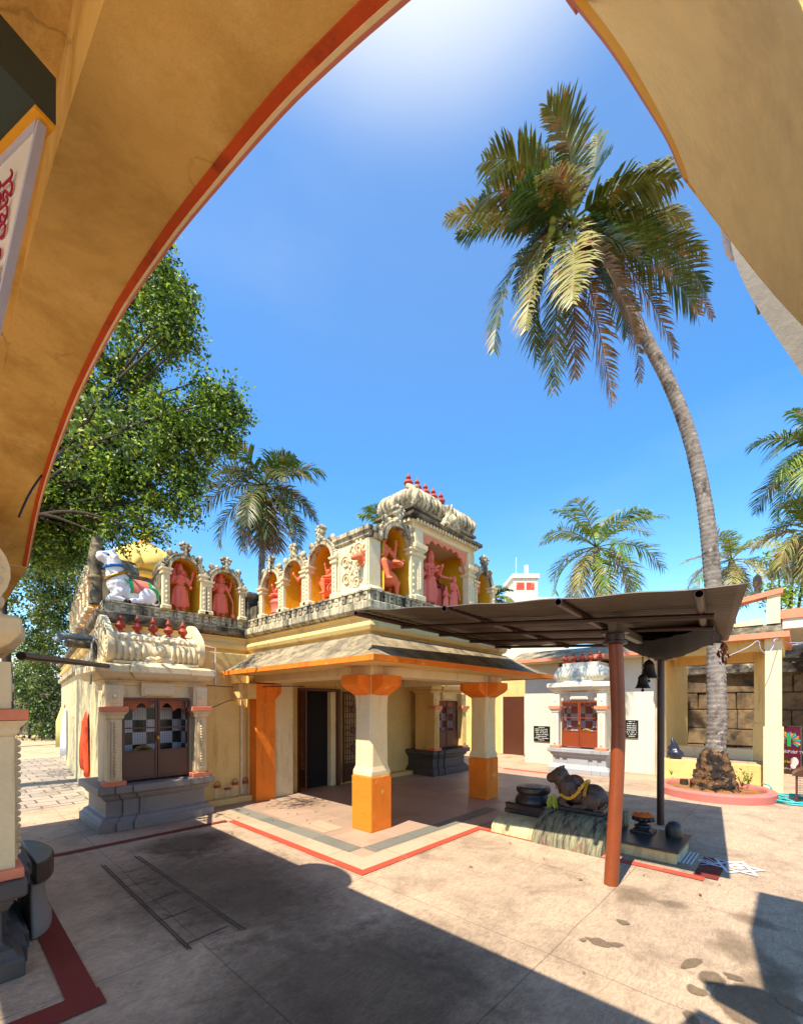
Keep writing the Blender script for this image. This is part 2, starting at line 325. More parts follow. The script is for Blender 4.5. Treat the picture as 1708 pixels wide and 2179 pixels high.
MT['coconut'] = mat('green_coconut', (110, 120, 40), var=0.15, bmp=0.1, rough=0.4)
def glassmat(name, col, alpha):
    m, n, l, p = new_mat(name); p.inputs['Base Color'].default_value = s2l(col); p.inputs['Roughness'].default_value = 0.08
    tr = n.new('ShaderNodeBsdfTransparent'); x = n.new('ShaderNodeMixShader'); x.inputs[0].default_value = alpha
    l.new(tr.outputs[0], x.inputs[1]); l.new(p.outputs[0], x.inputs[2]); l.new(x.outputs[0], n['Material Output'].inputs[0]); return m
MT['jar'] = glassmat('clear_jar_plastic', (230, 220, 200), 0.14)
def groundmat(name, c1, c2, dark, k=1.0, rough=0.75):
    m, n, l, p = new_mat(name); v = mapped(n, l, (1, 1, 1))
    out = mixc(n, l, rng(n, l, nz(n, l, v, 0.7, 6, 0.6), 0.35, 0.68), mul(s2l(c1), k), mul(s2l(c2), k))
    out = mixc(n, l, rng(n, l, nz(n, l, v, 1.7, 9, 0.72, 0.8), 0.48, 0.72, 0, 0.8), out, mul(s2l(dark), k))
    out = mixc(n, l, rng(n, l, nz(n, l, v, 0.55, 7, 0.7, 0.4), 0.54, 0.70, 0, 0.45), out, mul(s2l(dark), 0.8 * k))
    # trowel sweeps: short arcs from stretched, heavily distorted noise
    vs = mapped(n, l, (1.0, 3.0, 1)); sw = nz(n, l, vs, 7.5, 6, 0.72, 2.6)
    out = mixc(n, l, rng(n, l, sw, 0.40, 0.68, 0, 0.58), out, mul(s2l(dark), 0.85 * k))
    out = mixc(n, l, rng(n, l, nz(n, l, v, 34, 3, 0.8), 0.58, 0.76, 0, 0.6), out, mul(s2l(c1), 1.22 * k))
    out = mixc(n, l, rng(n, l, nz(n, l, v, 70, 2, 0.7), 0.60, 0.72, 0, 0.5), out, mul(s2l(dark), 0.7 * k))
    br = n.new('ShaderNodeTexBrick'); br.offset = 0.0; br.inputs['Color1'].default_value = (0, 0, 0, 1); br.inputs['Color2'].default_value = (0, 0, 0, 1)
    br.inputs['Mortar'].default_value = (1, 1, 1, 1); br.inputs['Scale'].default_value = 1; br.inputs['Mortar Size'].default_value = 0.006
    br.inputs['Brick Width'].default_value = 1.55; br.inputs['Row Height'].default_value = 1.9; br.inputs['Mortar Smooth'].default_value = 0.6
    wv = n.new('ShaderNodeVectorMath'); wv.operation = 'ADD'; nn = n.new('ShaderNodeTexNoise'); nn.inputs['Scale'].default_value = 1.3; nn.inputs['Detail'].default_value = 5
    l.new(v, nn.inputs['Vector']); sc = n.new('ShaderNodeVectorMath'); sc.operation = 'SCALE'; sc.inputs['Scale'].default_value = 0.05
    l.new(nn.outputs['Color'], sc.inputs[0]); l.new(v, wv.inputs[0]); l.new(sc.outputs[0], wv.inputs[1]); l.new(wv.outputs[0], br.inputs['Vector'])
    crack = n.new('ShaderNodeMath'); crack.operation = 'MULTIPLY'; l.new(br.outputs['Color'], crack.inputs[0]); crack.inputs[1].default_value = 0.6
    out = mixc(n, l, crack.outputs[0], out, mul(s2l(dark), 0.6 * k))
    l.new(out, p.inputs['Base Color']); p.inputs['Roughness'].default_value = rough; p.inputs['Specular IOR Level'].default_value = 0.35
    bump(n, l, p, mixc(n, l, 0.5, sw, nz(n, l, v, 22, 5)), 0.28, 0.02)
    return m
MT['concrete'] = groundmat('trowelled_concrete', (176, 151, 124), (202, 174, 142), (118, 98, 80))
def softedge(m, a0, a1, amax):
    """a stain whose rim breaks up and fades into the floor under it"""
    n, l = m.node_tree.nodes, m.node_tree.links; tc = n.new('ShaderNodeTexCoord')
    gr = n.new('ShaderNodeAttribute'); gr.attribute_name = 'inward'
    v = mapped(n, l, (1, 1, 1)); q = nz(n, l, v, 9, 6, 0.65)
    ad_ = n.new('ShaderNodeMath'); ad_.operation = 'MULTIPLY_ADD'; ad_.inputs[1].default_value = 0.7; l.new(q, ad_.inputs[0]); l.new(gr.outputs['Fac'], ad_.inputs[2])
    f = rng(n, l, ad_.outputs[0], a0, a1, 0, amax)
    tr = n.new('ShaderNodeBsdfTransparent'); x = n.new('ShaderNodeMixShader'); l.new(f, x.inputs[0]); l.new(tr.outputs[0], x.inputs[1]); l.new(n['Principled BSDF'].outputs[0], x.inputs[2]); l.new(x.outputs[0], n['Material Output'].inputs[0])
MT['wet'] = groundmat('damp_concrete', (174, 148, 118), (190, 160, 122), (126, 104, 82), 0.50, 0.5); softedge(MT['wet'], 0.42, 0.62, 0.85)
MT['scuff'] = groundmat('scuffed_concrete', (174, 148, 118), (190, 160, 122), (126, 104, 82), 0.62); softedge(MT['scuff'], 0.45, 1.05, 0.6)
MT['grime_shade'] = groundmat('grimy_shaded_concrete', (150, 128, 104), (170, 146, 118), (104, 86, 68), 0.42, 0.7); softedge(MT['grime_shade'], 0.40, 0.95, 0.62)  # worn grime tone that also paints the gateway shade darker on the floor
MT['print'] = groundmat('ladder_print', (160, 128, 104), (170, 136, 104), (110, 84, 68), 0.30)
def tilemat(name, cols, bw, rh, mortar, msize, offs=0.0, rough=0.7, wob=0.03):
    m, n, l, p = new_mat(name); v = mapped(n, l, (1, 1, 1))
    nn = n.new('ShaderNodeTexNoise'); nn.inputs['Scale'].default_value = 1.6; nn.inputs['Detail'].default_value = 3; l.new(v, nn.inputs['Vector'])
    sc = n.new('ShaderNodeVectorMath'); sc.operation = 'SCALE'; sc.inputs['Scale'].default_value = wob; l.new(nn.outputs['Color'], sc.inputs[0])
    wv = n.new('ShaderNodeVectorMath'); wv.operation = 'ADD'; l.new(v, wv.inputs[0]); l.new(sc.outputs[0], wv.inputs[1])
    br = n.new('ShaderNodeTexBrick'); br.offset = offs; br.inputs['Scale'].default_value = 1; br.inputs['Brick Width'].default_value = bw; br.inputs['Row Height'].default_value = rh
    br.inputs['Mortar Size'].default_value = msize; br.inputs['Color1'].default_value = s2l(cols[0]); br.inputs['Color2'].default_value = s2l(cols[1]); br.inputs['Mortar'].default_value = s2l(mortar)
    l.new(wv.outputs[0], br.inputs['Vector'])
    out = mixc(n, l, rng(n, l, nz(n, l, v, 1.1, 6, 0.65), 0.5, 0.75, 0, 0.7), br.outputs['Color'], s2l(cols[2]))
    out = mixc(n, l, rng(n, l, nz(n, l, v, 26, 4, 0.7), 0.5, 0.8, 0, 0.5), out, s2l(mortar))
    l.new(out, p.inputs['Base Color']); p.inputs['Roughness'].default_value = rough
    bump(n, l, p, mixc(n, l, 0.5, br.outputs['Fac'], nz(n, l, v, 20, 4)), 0.3, -0.015)
    return m
MT['pavers'] = tilemat('worn_stone_pavers', ((176, 158, 136), (150, 138, 122), (120, 104, 86)), 0.42, 0.34, (88, 72, 56), 0.014, 0.4)
MT['porchtile'] = tilemat('pinkish_granite_slabs', ((176, 148, 124), (156, 130, 110), (128, 102, 84)), 0.62, 0.62, (150, 128, 106), 0.006, 0.0, 0.5, 0.0)
MT['greystrip'] = tilemat('green_grey_stone_strip', ((112, 112, 100), (128, 124, 110), (92, 88, 78)), 0.66, 0.66, (92, 88, 78), 0.006, 0.0, 0.6, 0.0)
MT['palestrip'] = tilemat('pale_stone_strip', ((186, 162, 132), (172, 148, 120), (150, 124, 98)), 0.7, 0.7, (140, 118, 94), 0.006, 0.0, 0.65, 0.0)
def checkmat(name, c1, c2, s):
    m, n, l, p = new_mat(name); v = mapped(n, l, (1, 1, 1)); ck = n.new('ShaderNodeTexChecker'); ck.inputs['Scale'].default_value = s
    ck.inputs['Color1'].default_value = s2l(c1); ck.inputs['Color2'].default_value = s2l(c2)
    a = n.new('ShaderNodeVectorMath'); a.operation = 'ADD'; a.inputs[1].default_value = (0.013, 0.017, 0.011); l.new(v, a.inputs[0]); l.new(a.outputs[0], ck.inputs[0])
    l.new(ck.outputs[0], p.inputs['Base Color']); p.inputs['Roughness'].default_value = 0.25; return m
MT['checker'] = checkmat('black_and_white_tiles', (24, 22, 24), (222, 220, 224), 5.4)
MT['redcheck'] = checkmat('red_and_white_tiles', (196, 110, 92), (222, 214, 214), 5.4)
# ------------------------------------------------------------------ ground and floors
def flat(name, x0, x1, y0, y1, z, m):
    return tag(MB().add([(x0, y0, z), (x1, y0, z), (x1, y1, z), (x0, y1, z)], [(0, 1, 2, 3)]).build(name, m, recalc=False), kind='structure')
flat('ground', -900, 900, -900, 900, 0.0, MT['concrete'])
flat('porch_floor', 0.10, 7.6, 0.10, 4.4, 0.004, MT['porchtile'])
flat('pale_floor_strip', 0.10, 0.34, 0.10, 3.7, 0.008, MT['palestrip'])
flat('pale_floor_strip', 0.34, 3.2, 0.10, 0.36, 0.008, MT['palestrip'])
flat('grey_floor_strip', 0.34, 0.56, 0.62, 3.6, 0.008, MT['greystrip'])
flat('grey_floor_strip', 0.56, 3.3, 0.40, 0.62, 0.008, MT['greystrip'])
flat('white_floor_slab', 0.60, 0.94, 1.42, 1.98, 0.008, MT['palestrip'])
flat('alley_pavers', -5.0, 1.2, 5.9, 14.5, 0.004, MT['pavers'])
flat('painted_band', 0.0, 0.10, 0.0, 2.90, 0.009, MT['kerbtop'])
flat('painted_band', 0.10, 2.25, 0.0, 0.10, 0.009, MT['kerbtop'])
flat('painted_band', 2.14, 2.25, -2.50, 0.0, 0.009, MT['kerbtop'])
flat('painted_band', 2.25, 2.95, -2.60, -2.40, 0.009, MT['band_shaded'])
flat('painted_band', -2.25, 0.0, 2.90, 3.0, 0.009, MT['band_shaded'])
flat('painted_band', -2.36, -2.21, -0.10, 2.26, 0.009, MT['band_shaded'])
flat('painted_band', -4.5, -2.20, -0.29, -0.10, 0.009, MT['band_shaded'])
flat('painted_band', 7.3, 7.45, 0.5, 2.6, 0.009, MT['kerbtop'])
def blob(name, c, rx, ry, seed, m, z=0.006, n=40, rot=0.0, rough=0.35):
    rr = random.Random(seed); pts = []; ph = [rr.uniform(0, 6.28) for _ in range(6)]
    for k in range(n):
        a = 2 * math.pi * k / n
        q = 1 + rough * sum(math.sin((j + 2) * a + ph[j]) / (j + 1.6) for j in range(5)) * 0.6
        x, y = rx * q * math.cos(a), ry * q * math.sin(a)
        pts.append((c.x + x * math.cos(rot) - y * math.sin(rot), c.y + x * math.sin(rot) + y * math.cos(rot), z))
    mb = MB(); inn = [(c.x + (p[0] - c.x) * q, c.y + (p[1] - c.y) * q, z) for q in (.66, .33) for p in pts]
    vs = pts + inn + [(c.x, c.y, z)]; fs = []
    for a in (0, n):
        for k in range(n): fs.append((a + k, a + (k + 1) % n, a + n + (k + 1) % n, a + n + k))
    for k in range(n): fs.append((2 * n + k, 2 * n + (k + 1) % n, 3 * n))
    mb.add(vs, fs); o = mb.build(name, m, recalc=False)
    at_ = o.data.attributes.new('inward', 'FLOAT', 'POINT'); at_.data.foreach_set('value', [0.0] * n + [.34] * n + [.67] * n + [1.0])
    return tag(o, kind='structure')
for i, (px, py, rx, ry, m) in enumerate(((1345, 1905, .30, .20, 'scuff'), (1430, 1925, .10, .16, 'scuff'), (1275, 2007, .10, .06, 'wet'), (1310, 2012, .05, .04, 'wet'), (1470, 2052, .11, .05, 'wet'),
        (1515, 2085, .10, .08, 'wet'), (1480, 2110, .07, .05, 'wet'), (1560, 2082, .05, .05, 'wet'), (1610, 2150, .20, .30, 'wet'), (1650, 2090, .28, .17, 'scuff'), (1570, 2020, .30, .22, 'scuff'), (1690, 2140, .12, .10, 'wet'), (1325, 1965, .05, .05, 'wet'), (1240, 2003, .03, .03, 'wet'), (1470, 2170, .06, .04, 'wet'), (1600, 1960, .2, .14, 'scuff'))):
    blob('water_stain', at_z(px, py), rx, ry, i, MT[m], 0.005 + 0.0004 * i, rot=i * 0.7)
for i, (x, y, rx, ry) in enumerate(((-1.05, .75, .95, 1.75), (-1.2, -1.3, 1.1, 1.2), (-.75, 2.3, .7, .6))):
    blob('grime_shade_patch', Vector((x, y, 0)), rx, ry, 40 + i, MT['grime_shade'], 0.0042 + 0.0002 * i, rough=.25)  # partly worn film, partly shade painted in where the gateway shadow lies
# faint ladder-shaped rust print left on the concrete
lm = MB()
def strip(mb, p, q, w, z=0.006):
    d = (q - p); d.z = 0; n = Vector((-d.y, d.x, 0)).normalized() * w / 2
    mb.add([(*(p + n)[:2], z), (*(p - n)[:2], z), (*(q - n)[:2], z), (*(q + n)[:2], z)], [(0, 1, 2, 3)])
for p, q in (((215, 1842), (400, 2022)), ((222, 1842), (408, 2022)), ((286, 1823), (512, 1980)), ((294, 1823), (522, 1980)), ((240, 1866), (312, 1846)), ((262, 1890), (340, 1869)), ((300, 1928), (380, 1897)), ((336, 1962), (425, 1929)), ((398, 2010), (484, 1972)), ((345, 1948), (360, 1950))):
    strip(lm, at_z(*p), at_z(*q), 0.012)
tag(lm.build('ladder_stain', MT['print'], recalc=False), kind='structure')

m = MB(); rr = random.Random(31)
for k in range(110):
    if k < 60: p = Vector((rr.uniform(-1.5, 1.2), rr.uniform(2.0, 4.0), 0)) if k % 2 else Vector((rr.uniform(-2.2, -.9), rr.uniform(3.6, 9), 0))
    else: p = Vector((rr.uniform(-1.5, 6), rr.uniform(-3, 3), 0))
    a = rr.uniform(0, 6.28); q = rr.uniform(.012, .030); d = Vector((math.cos(a), math.sin(a), 0)) * q; s = Vector((-d.y, d.x, 0)) * .45; z = Vector((0, 0, .011))
    m.add([p - d + z, p + s + z + Vector((0, 0, .006)), p + d + z + Vector((0, 0, .004)), p - s + z + Vector((0, 0, .007))], [(0, 1, 2, 3)])
tag(m.build('fallen_leaves', [MT['driedleaf']], recalc=False), 'scatter of small dry leaves fallen over the courtyard floor', 'leaf litter', kind='stuff')
# ------------------------------------------------------------------ gateway the camera stands in
A0, A1, ZT = -2.40, -2.66, 3.27
left_px = [(58, 1207), (88, 1060), (150, 880), (238, 700), (350, 530), (470, 380), (600, 230), (722, 110), (845, 0), (950, -88), (1045, -150), (1140, -120), (1235, 0), (1318, 110), (1390, 230), (1435, 315), (1465, 395)]
gw = thing('gateway', 'tan plastered archway with rust orange trim framing the whole courtyard', 'archway', (A0, 0, 0))
cur = catmull([at_a(x, y, A0) for x, y in left_px], 4)
NL = 12 * 4                                            # curve points that belong to the deep left and top vault
m = MB()
vb = cur[:NL + 1]
n = len(vb)
top = [Vector((A0, p.y, ZT)) for p in vb]
back = [Vector((A1, p.y, p.z)) for p in vb]; topb = [Vector((A1, p.y, ZT)) for p in vb]
m.loft([[a, b, c, d] for a, b, c, d in zip(vb, top, topb, back)])
m.build('arch', MT['tanvault'], gw, smooth=35)
# trim bands follow the front edge of the vault
def trim(name, a0, a1, drop, m_, pts):
    rr = []
    for i, p in enumerate(pts):
        t = (pts[min(len(pts) - 1, i + 1)] - pts[max(0, i - 1)]).normalized(); nn = Vector((0, -t.z, t.y))
        if nn.z > 0: nn = -nn
        q = p + nn * drop; w = p - nn * 0.02
        rr.append([Vector((a0, q.y, q.z)), Vector((a1, q.y, q.z)), Vector((a1, w.y, w.z)), Vector((a0, w.y, w.z))])
    MB().loft(rr).build(name, m_, gw, smooth=35)
trim('trim_band', A0 - 0.027, A0 - 0.008, 0.004, MT['rust_orange'], vb)
trim('moulding', A0 - 0.008, A0 - 0.001, 0.006, MT['cream_pale'], vb)
trim('edge_line', A0 - 0.001, A0 + 0.005, 0.007, MT['pinktrim'], vb)
# splayed right-hand reveal
E = [(1045, -150), (1140, -120), (1235, 0), (1318, 110), (1390, 230), (1435, 315), (1465, 395), (1472, 397)]
O = [(1500, -500), (1600, -350), (1700, -150), (1745, 60), (1752, 300), (1754, 520), (1756, 722), (1756, 733)]
def grid(ea, oa, nu):
    rows = []
    for (p, q) in zip(ea, oa):
        rows.append([p.lerp(q, k / nu) for k in range(nu + 1)])
    return rows
ep = catmull([at_a(x, y, A0) for x, y in E], 4); op = catmull([at(x, y, .62) for x, y in O], 4)
def bulge(row, k):                                     # the free lower edge is slightly convex
    return [p + Vector((0, 0, -0.012 * k * math.sin(math.pi * i / (len(row) - 1)))) for i, p in enumerate(row)]
rows = [bulge(r_, max(0, (j - len(ep) * 0.5) / (len(ep) * 0.5))) for j, r_ in enumerate(grid(ep, op, 10))]
th = 0.12
def slab(rows, th, name, m_, parent, smooth=40):
    mb = MB(); nu = len(rows[0]); nv = len(rows); vs = [p for r_ in rows for p in r_]; vs += [p + (th if isinstance(th, Vector) else (p - CAM).normalized() * th) for p in vs]; N = nu * nv; fs = []
    for i in range(nv - 1):
        for j in range(nu - 1):
            a, b, c, d = i * nu + j, i * nu + j + 1, (i + 1) * nu + j + 1, (i + 1) * nu + j
            fs += [(a, b, c, d), (a + N, d + N, c + N, b + N)]
    rim = [(0, j) for j in range(nu)] + [(i, nu - 1) for i in range(1, nv)] + [(nv - 1, j) for j in range(nu - 2, -1, -1)] + [(i, 0) for i in range(nv - 2, 0, -1)]
    idx = [i * nu + j for i, j in rim]
    for a, b in zip(idx, idx[1:] + idx[:1]): fs.append((a, b, b + N, a + N))
    mb.add(vs, fs); return mb.build(name, m_, parent, smooth=smooth)
slab(rows, th, 'splayed_reveal', MT['tansplay'], gw)
dcam = lambda p, k: p + (CAM - p).normalized() * k
r1 = [[dcam(p, 0.004) for p in (r_[0].lerp(r_[1], -0.2), r_[0].lerp(r_[1], 0.16))] for r_ in rows]
slab(r1, 0.01, 'amber_trim', MT['yellowtrim'], gw)
r2 = [[dcam(p, 0.008) for p in (r_[0].lerp(r_[1], -0.30), r_[0].lerp(r_[1], -0.18))] for r_ in rows]
slab(r2, 0.014, 'edge_line', MT['pinktrim'], gw)
# hall behind the camera: roof, walls, parapet and its round crest (their shadow lies on the courtyard)
MB().box(-4.7, A1 + 0.001, -6.2, 4.4, 3.17, ZT).build('ceiling', MT['tanvault'], gw)
MB().box(A1, A0, 1.06, 4.4, 2.72, ZT).build('front_beam', MT['tanvault'], gw)
MB().box(-3.30, -3.05, 1.0, 4.4, 0, 3.17).build('side_wall', MT['tanvault'], gw)
MB().box(-4.7, -2.9, -6.4, -6.2, 0, ZT).build('end_wall', MT['tanvault'], gw)
MB().box(-1.8, -.86, -4.6, -3.36, 0, 4.7).build('end_tower', MT['greytower'], gw)
MB().box(A1, A0 - 0.02, -6.2, -3.30, 0, ZT).build('front_wall', MT['tanvault'], gw)
MB().box(A1 + 0.002, A0 - 0.02, -3.30, cur[NL].y - 0.0, 2.95, ZT - 0.003).build('lintel', MT['tanvault'], gw)
pc = [(-.02 + .40 * math.cos(R(k * 10)), ZT + .40 * math.sin(R(k * 10))) for k in range(0, 19)]
MB().prism(pc, 'x', A0 - .14, A0 - .02).build('round_crest', MT['cream'], gw, smooth=40)
# grey tower flank at far right
tw = thing('tower', 'pale grey plastered tower flank leaning behind the right side of the arch', 'tower', at(1708, 700, 1.0))
TE = catmull([at(x, y, 1.0) for x, y in ((1530, 440), (1540, 462), (1550, 482), (1560, 545), (1590, 618), (1640, 700), (1708, 800), (1790, 930))], 3)
TO = [p + Vector((0.25, -0.42, -0.02)) for p in TE]
slab(grid(TE, TO, 4), 0.08, 'flank', MT['greytower'], tw)
L2 = [dcam(p, 0.004) for p in catmull([at(x, y, 1.01) for x, y in ((1590, 545), (1598, 590), (1606, 632), (1614, 668))], 3)]
MB().tube(L2, 0.0028, 6).build('ledge', MT['greytower'], tw)
for px, py in ((1632, 631), (1684, 722)):
    c = dcam(at(px, py, 1.02), .034)
    MB().tube([c, c + (c - CAM).normalized() * .02], [0.0065, 0.008], 10).build('drain_hole', MT['black'], tw, smooth=40)
f = MB(); c = at(1546, 508, 1.03)
for k, (dx, dy, s) in enumerate(((0, 0, .035), (6, 18, .04), (12, 34, .03), (-8, -16, .022))): f.ball(at(1546 + dx, 508 + dy, 1.03), (s * .3, s * .3, s * .5), 10, 7)
link('small_sculpture', sculpt(f, 0.004, 2, root_loc(tw)), MT['whitecloth'], tw, 180)
# sign box hanging inside the arch on the left
sg = thing('signboard', 'white sign with crimson and navy script in a dark green box at upper left', 'sign', at(85, 258, .80))
b0, b1 = at(85, 258, .80), at(0, 640, .80); u_ = Vector((-0.50, 0.86, 0)).normalized(); z1, z0 = b0.z, b1.z - .12
c0 = Vector((b0.x, b0.y, 0)); nrm = Vector((0.86, 0.50, 0)); nrm = -nrm if nrm.dot(CAM - c0) < 0 else nrm
def panel(o, u0, u1, za, zb, d0, d1, m_, name, par, M_=None):
    sl = lambda z: (b1 - b0) * ((z1 - z) / (b0.z - b1.z)) if z < z1 else Vector((0, 0, 0))
    mb = MB(); mb.loft([[o + u_ * a + nrm * d + Vector((sl(z).x, sl(z).y, z - o.z)) for a, d in ((u0, d0), (u1, d0), (u1, d1), (u0, d1))] for z in (za, zb)])
    return mb.build(name, m_, par)
c0.z = z1
uu = at(0, 300, .86) - at(85, 258, .80); uu.z = 0; u_ = uu.normalized(); nrm = Vector((u_.y, -u_.x, 0)); nrm = nrm if nrm.dot(CAM - c0) > 0 else -nrm
panel(c0, 0.006, 0.7, z0, z1 - .012, -.010, 0.0, MT['signwhite'], 'face', sg)
panel(c0, -0.002, 0.006, z0, z1, -.010, 0.003, MT['signframe'], 'side_frame', sg)
panel(c0, 0.006, 0.7, z1 - .012, z1 + .004, -.010, 0.004, MT['signframe'], 'top_frame', sg)
panel(c0, -0.01, 0.75, z1 + .004, z1 + .012, -.02, 0.012, MT['yellowtrim'], 'shade_edge', sg)
panel(c0, -0.012, 0.75, z1 + .012, z1 + .10, -.02, 0.10, MT['signdark'], 'box', sg)
def text_mesh(txt, size, M_, m_, name, parent, extr=0.001, align='RIGHT'):
    cu = bpy.data.curves.new('t', 'FONT'); cu.body = txt; cu.size = size; cu.extrude = extr; cu.align_x = align; cu.resolution_u = 3
    o = bpy.data.objects.new('t', cu); COL.objects.link(o); dg = bpy.context.evaluated_depsgraph_get(); dg.update()
    me = bpy.data.meshes.new_from_object(o.evaluated_get(dg)); bpy.data.objects.remove(o); me.materials.clear()
    me.transform(Matrix.Translation(-root_loc(parent)) @ M_); return link(name, me, m_, parent)
bz = Vector((0, 0, 1)); xa = -u_ if True else u_
xd = bz.cross(nrm).normalized()
sgn = 1 if xd.dot(u_) < 0 else -1
for (z, txt, sz, off, mm) in ((2.675, 'ಶ್ರೀ ವನ', .06, .040, 'signred'), (2.63, 'ದೇವಸ್ಥಾನ', .05, .038, 'signred'), (2.59, 'ಸೇವಾ ವಿವರ', .05, .030, 'signred'), (2.545, 'ಪೂಜೆ ಸಮಯ', .05, .028, 'signred'), (2.49, 'ಬೆಳಿಗ್ಗೆ', .05, .012, 'signblue'), (2.455, 'ಸಂಜೆ ೬', .045, .012, 'signblue'), (2.42, 'ವಿಶೇಷ', .045, .010, 'signblue')):
    sl_ = (b1 - b0) * ((z1 - z) / (b0.z - b1.z)); o_ = c0 + u_ * off + nrm * 0.0025 + Vector((sl_.x, sl_.y, 0)); o_.z = z
    Mx = Matrix(((xd.x, 0, nrm.x, o_.x), (xd.y, 0, nrm.y, o_.y), (xd.z, 1, nrm.z, o_.z), (0, 0, 0, 1)))
    text_mesh(txt, sz, Mx, MT[mm], 'lettering', sg, align='RIGHT' if sgn > 0 else 'LEFT')
# loose cable by the arch foot
tag(MB().tube(catmull([at(40, 1100, 2.4), at(62, 1052, 2.5), at(90, 1010, 2.6), at(128, 965, 2.8)], 6), 0.006, 6).build('cable', MT['blackpipe']), 'thin black cable dangling at the left foot of the arch', 'cable')
# ------------------------------------------------------------------ small shrines (one builder, four shrines)
FIN = [(.001, 0), (.058, 0), (.060, .012), (.030, .03), (.026, .05), (.060, .075), (.070, .105), (.055, .14), (.026, .16), (.022, .175), (.036, .19), (.038, .205), (.022, .235), (.008, .27), (.001, .285)]
def T3(x, y, z, rz=0.0): return Matrix.Translation((x, y, z)) @ Matrix.Rotation(rz, 4, 'Z')
def beads(mb, p, q, r, k):
    for i in range(k): mb.ball(Vector(p).lerp(Vector(q), i / (k - 1)), r, 8, 6)
def make_shrine(name, label, loc, rz, body, plinth, frame, tile, roof='barrel', pp=0.25, cap='peach', valance='peach', hz=1.0, fy=.42):
    t = thing(name, label, 'shrine')
    Mz = Matrix.Diagonal((1, 1, hz, 1)).to_4x4()
    mk = lambda: MB(Mz)
    B, P, F = MT[body], MT[plinth], MT[frame]
    prof = [(0, 0), (0, .11), (-.03, .13), (-.05, .17), (-.09, .19), (-.10, .22), (-.10, .40), (-.07, .42), (-.05, .46), (-.05, .48), (0, .50), (.01, .515), (.01, .60)]
    m = mk(); y0 = 0.25 - pp
    m.stack(-.75, .75, y0 + .06, 1.25, prof); m.stack(-.56, .56, y0 + .03, .6, [(o, z + (.0015 if i else 0)) for i, (o, z) in enumerate(prof)]); m.stack(-.36, .36, y0, .5, [(o, z + (.003 if i else 0)) for i, (o, z) in enumerate(prof)])
    m.build('plinth', P, t, bevel=.008)
    m = mk()                                            # body with an open chamber
    m.box(-.62, -.45, .26, .74, .603, 1.97); m.box(.45, .62, .26, .74, .603, 1.97); m.box(-.45, .45, .26, .74, 1.80, 1.97); m.box(-.45, .45, .70, .74, .603, 1.80)
    m.stack(-.62, .62, .26, .74, [(0, 1.97), (.02, 1.975), (.02, 2.0), (.05, 2.03), (.05, 2.045)])
    m.box(-.22, .22, .19, .262, 1.83, 2.02); m.box(-.19, .19, .18, .2, 1.85, 1.94)
    m.build('body', B, t, bevel=.006)
    m = mk(); m.box(-.448, .448, .685, .70, .605, 1.8); m.box(-.45, -.435, .34, .685, .605, 1.8); m.box(.435, .45, .34, .685, .605, 1.8); m.build('tiled_chamber', MT[tile], t)
    for s in (-1, 1):
        m = mk(); x = .565 * s
        m.box(x - .085, x + .085, .10, .26, .66, 1.50); m.box(x - .045, x + .045, .085, .11, .70, 1.48)
        m.stack(x - .085, x + .085, .10, .26, [(0, 1.50), (.02, 1.52), (.02, 1.55), (.06, 1.60)])
        m.box(x - .105, x + .105, .12, .262, 1.675, 1.97); m.box(x - .06, x + .06, .112, .13, 1.72, 1.90)
        beads(m, (x, .082, .74), (x, .082, 1.45), .020, 18); m.ball((x, .108, 1.81), (.03, .012, .03), 10, 6)
        p = m.build('pilaster', B, t, bevel=.006)
        q = mk(); q.box(x - .15, x + .15, .04, .264, 1.603, 1.672); q.build('capital', MT[cap], p, bevel=.006)
        q = mk(); q.stack(x - .13, x + .13, .06, .264, [(0, .603), (0, .665)]); q.build('foot_block', MT[cap], p, bevel=.006)
    m = mk(); ev = [(-.02, 2.045), (.04, 2.05), (.09, 2.08), (.135, 2.14), (.14, 2.15), (.14, 2.23), (.11, 2.25), (.06, 2.262), (0, 2.27)]
    m.stack(-.64, .64, .22, 1.2, ev); m.stack(-.26, .26, .15, .8, [(o * .9, z + .004) for o, z in ev[1:-2]] + [(.05, 2.30)])
    m.build('eave', B, t, bevel=.006)
    m = mk()
    if roof == 'barrel':
        c = [(.42, 2.26), (.27, 2.28), (.20, 2.36), (.18, 2.46), (.22, 2.58), (.30, 2.68), (.42, 2.755), (.58, 2.78), (.74, 2.755), (.86, 2.68), (.94, 2.58), (.98, 2.46), (.96, 2.36), (.89, 2.28)]
        m.prism(c, 'x', -.56, .56)
        for k in range(14):
            x = -.50 + k * 1.0 / 13
            if abs(x) > .12: m.tube(catmull([(x, .215, 2.33), (x, .178, 2.42), (x, .185, 2.49), (x, .22, 2.57)], 3), [.026] * 10, 8)
        for k in range(15):
            x = -.52 + k * 1.04 / 14; m.ball((x, .245, 2.63), (.036, .025, .045), 10, 6)
        m.box(-.56, .56, .17, .3, 2.275, 2.31)
        for s in (-1, 1):
            disc = []
            for k in range(28):
                a = R(-60 + 300 * k / 27); disc.append((.58 + .46 * math.cos(a), 2.53 + .34 * math.sin(a) + (.10 * max(0, math.sin(a)) ** 8)))
            m.prism(disc, 'x', .56 * s, .64 * s)
            for k in range(22):
                a = R(-50 + 280 * k / 21); m.ball((.645 * s, .58 + .40 * math.cos(a), 2.53 + .29 * math.sin(a)), (.012, .028, .028), 8, 5)
    else:
        c = [(-.06, 2.262), (-.02, 2.30), (.02, 2.34), (.05, 2.41), (.04, 2.48), (-.02, 2.58), (-.09, 2.66), (-.12, 2.68), (-.12, 2.76), (-.20, 2.775)]
        m.stack(-.58, .58, .20, 1.1, c)
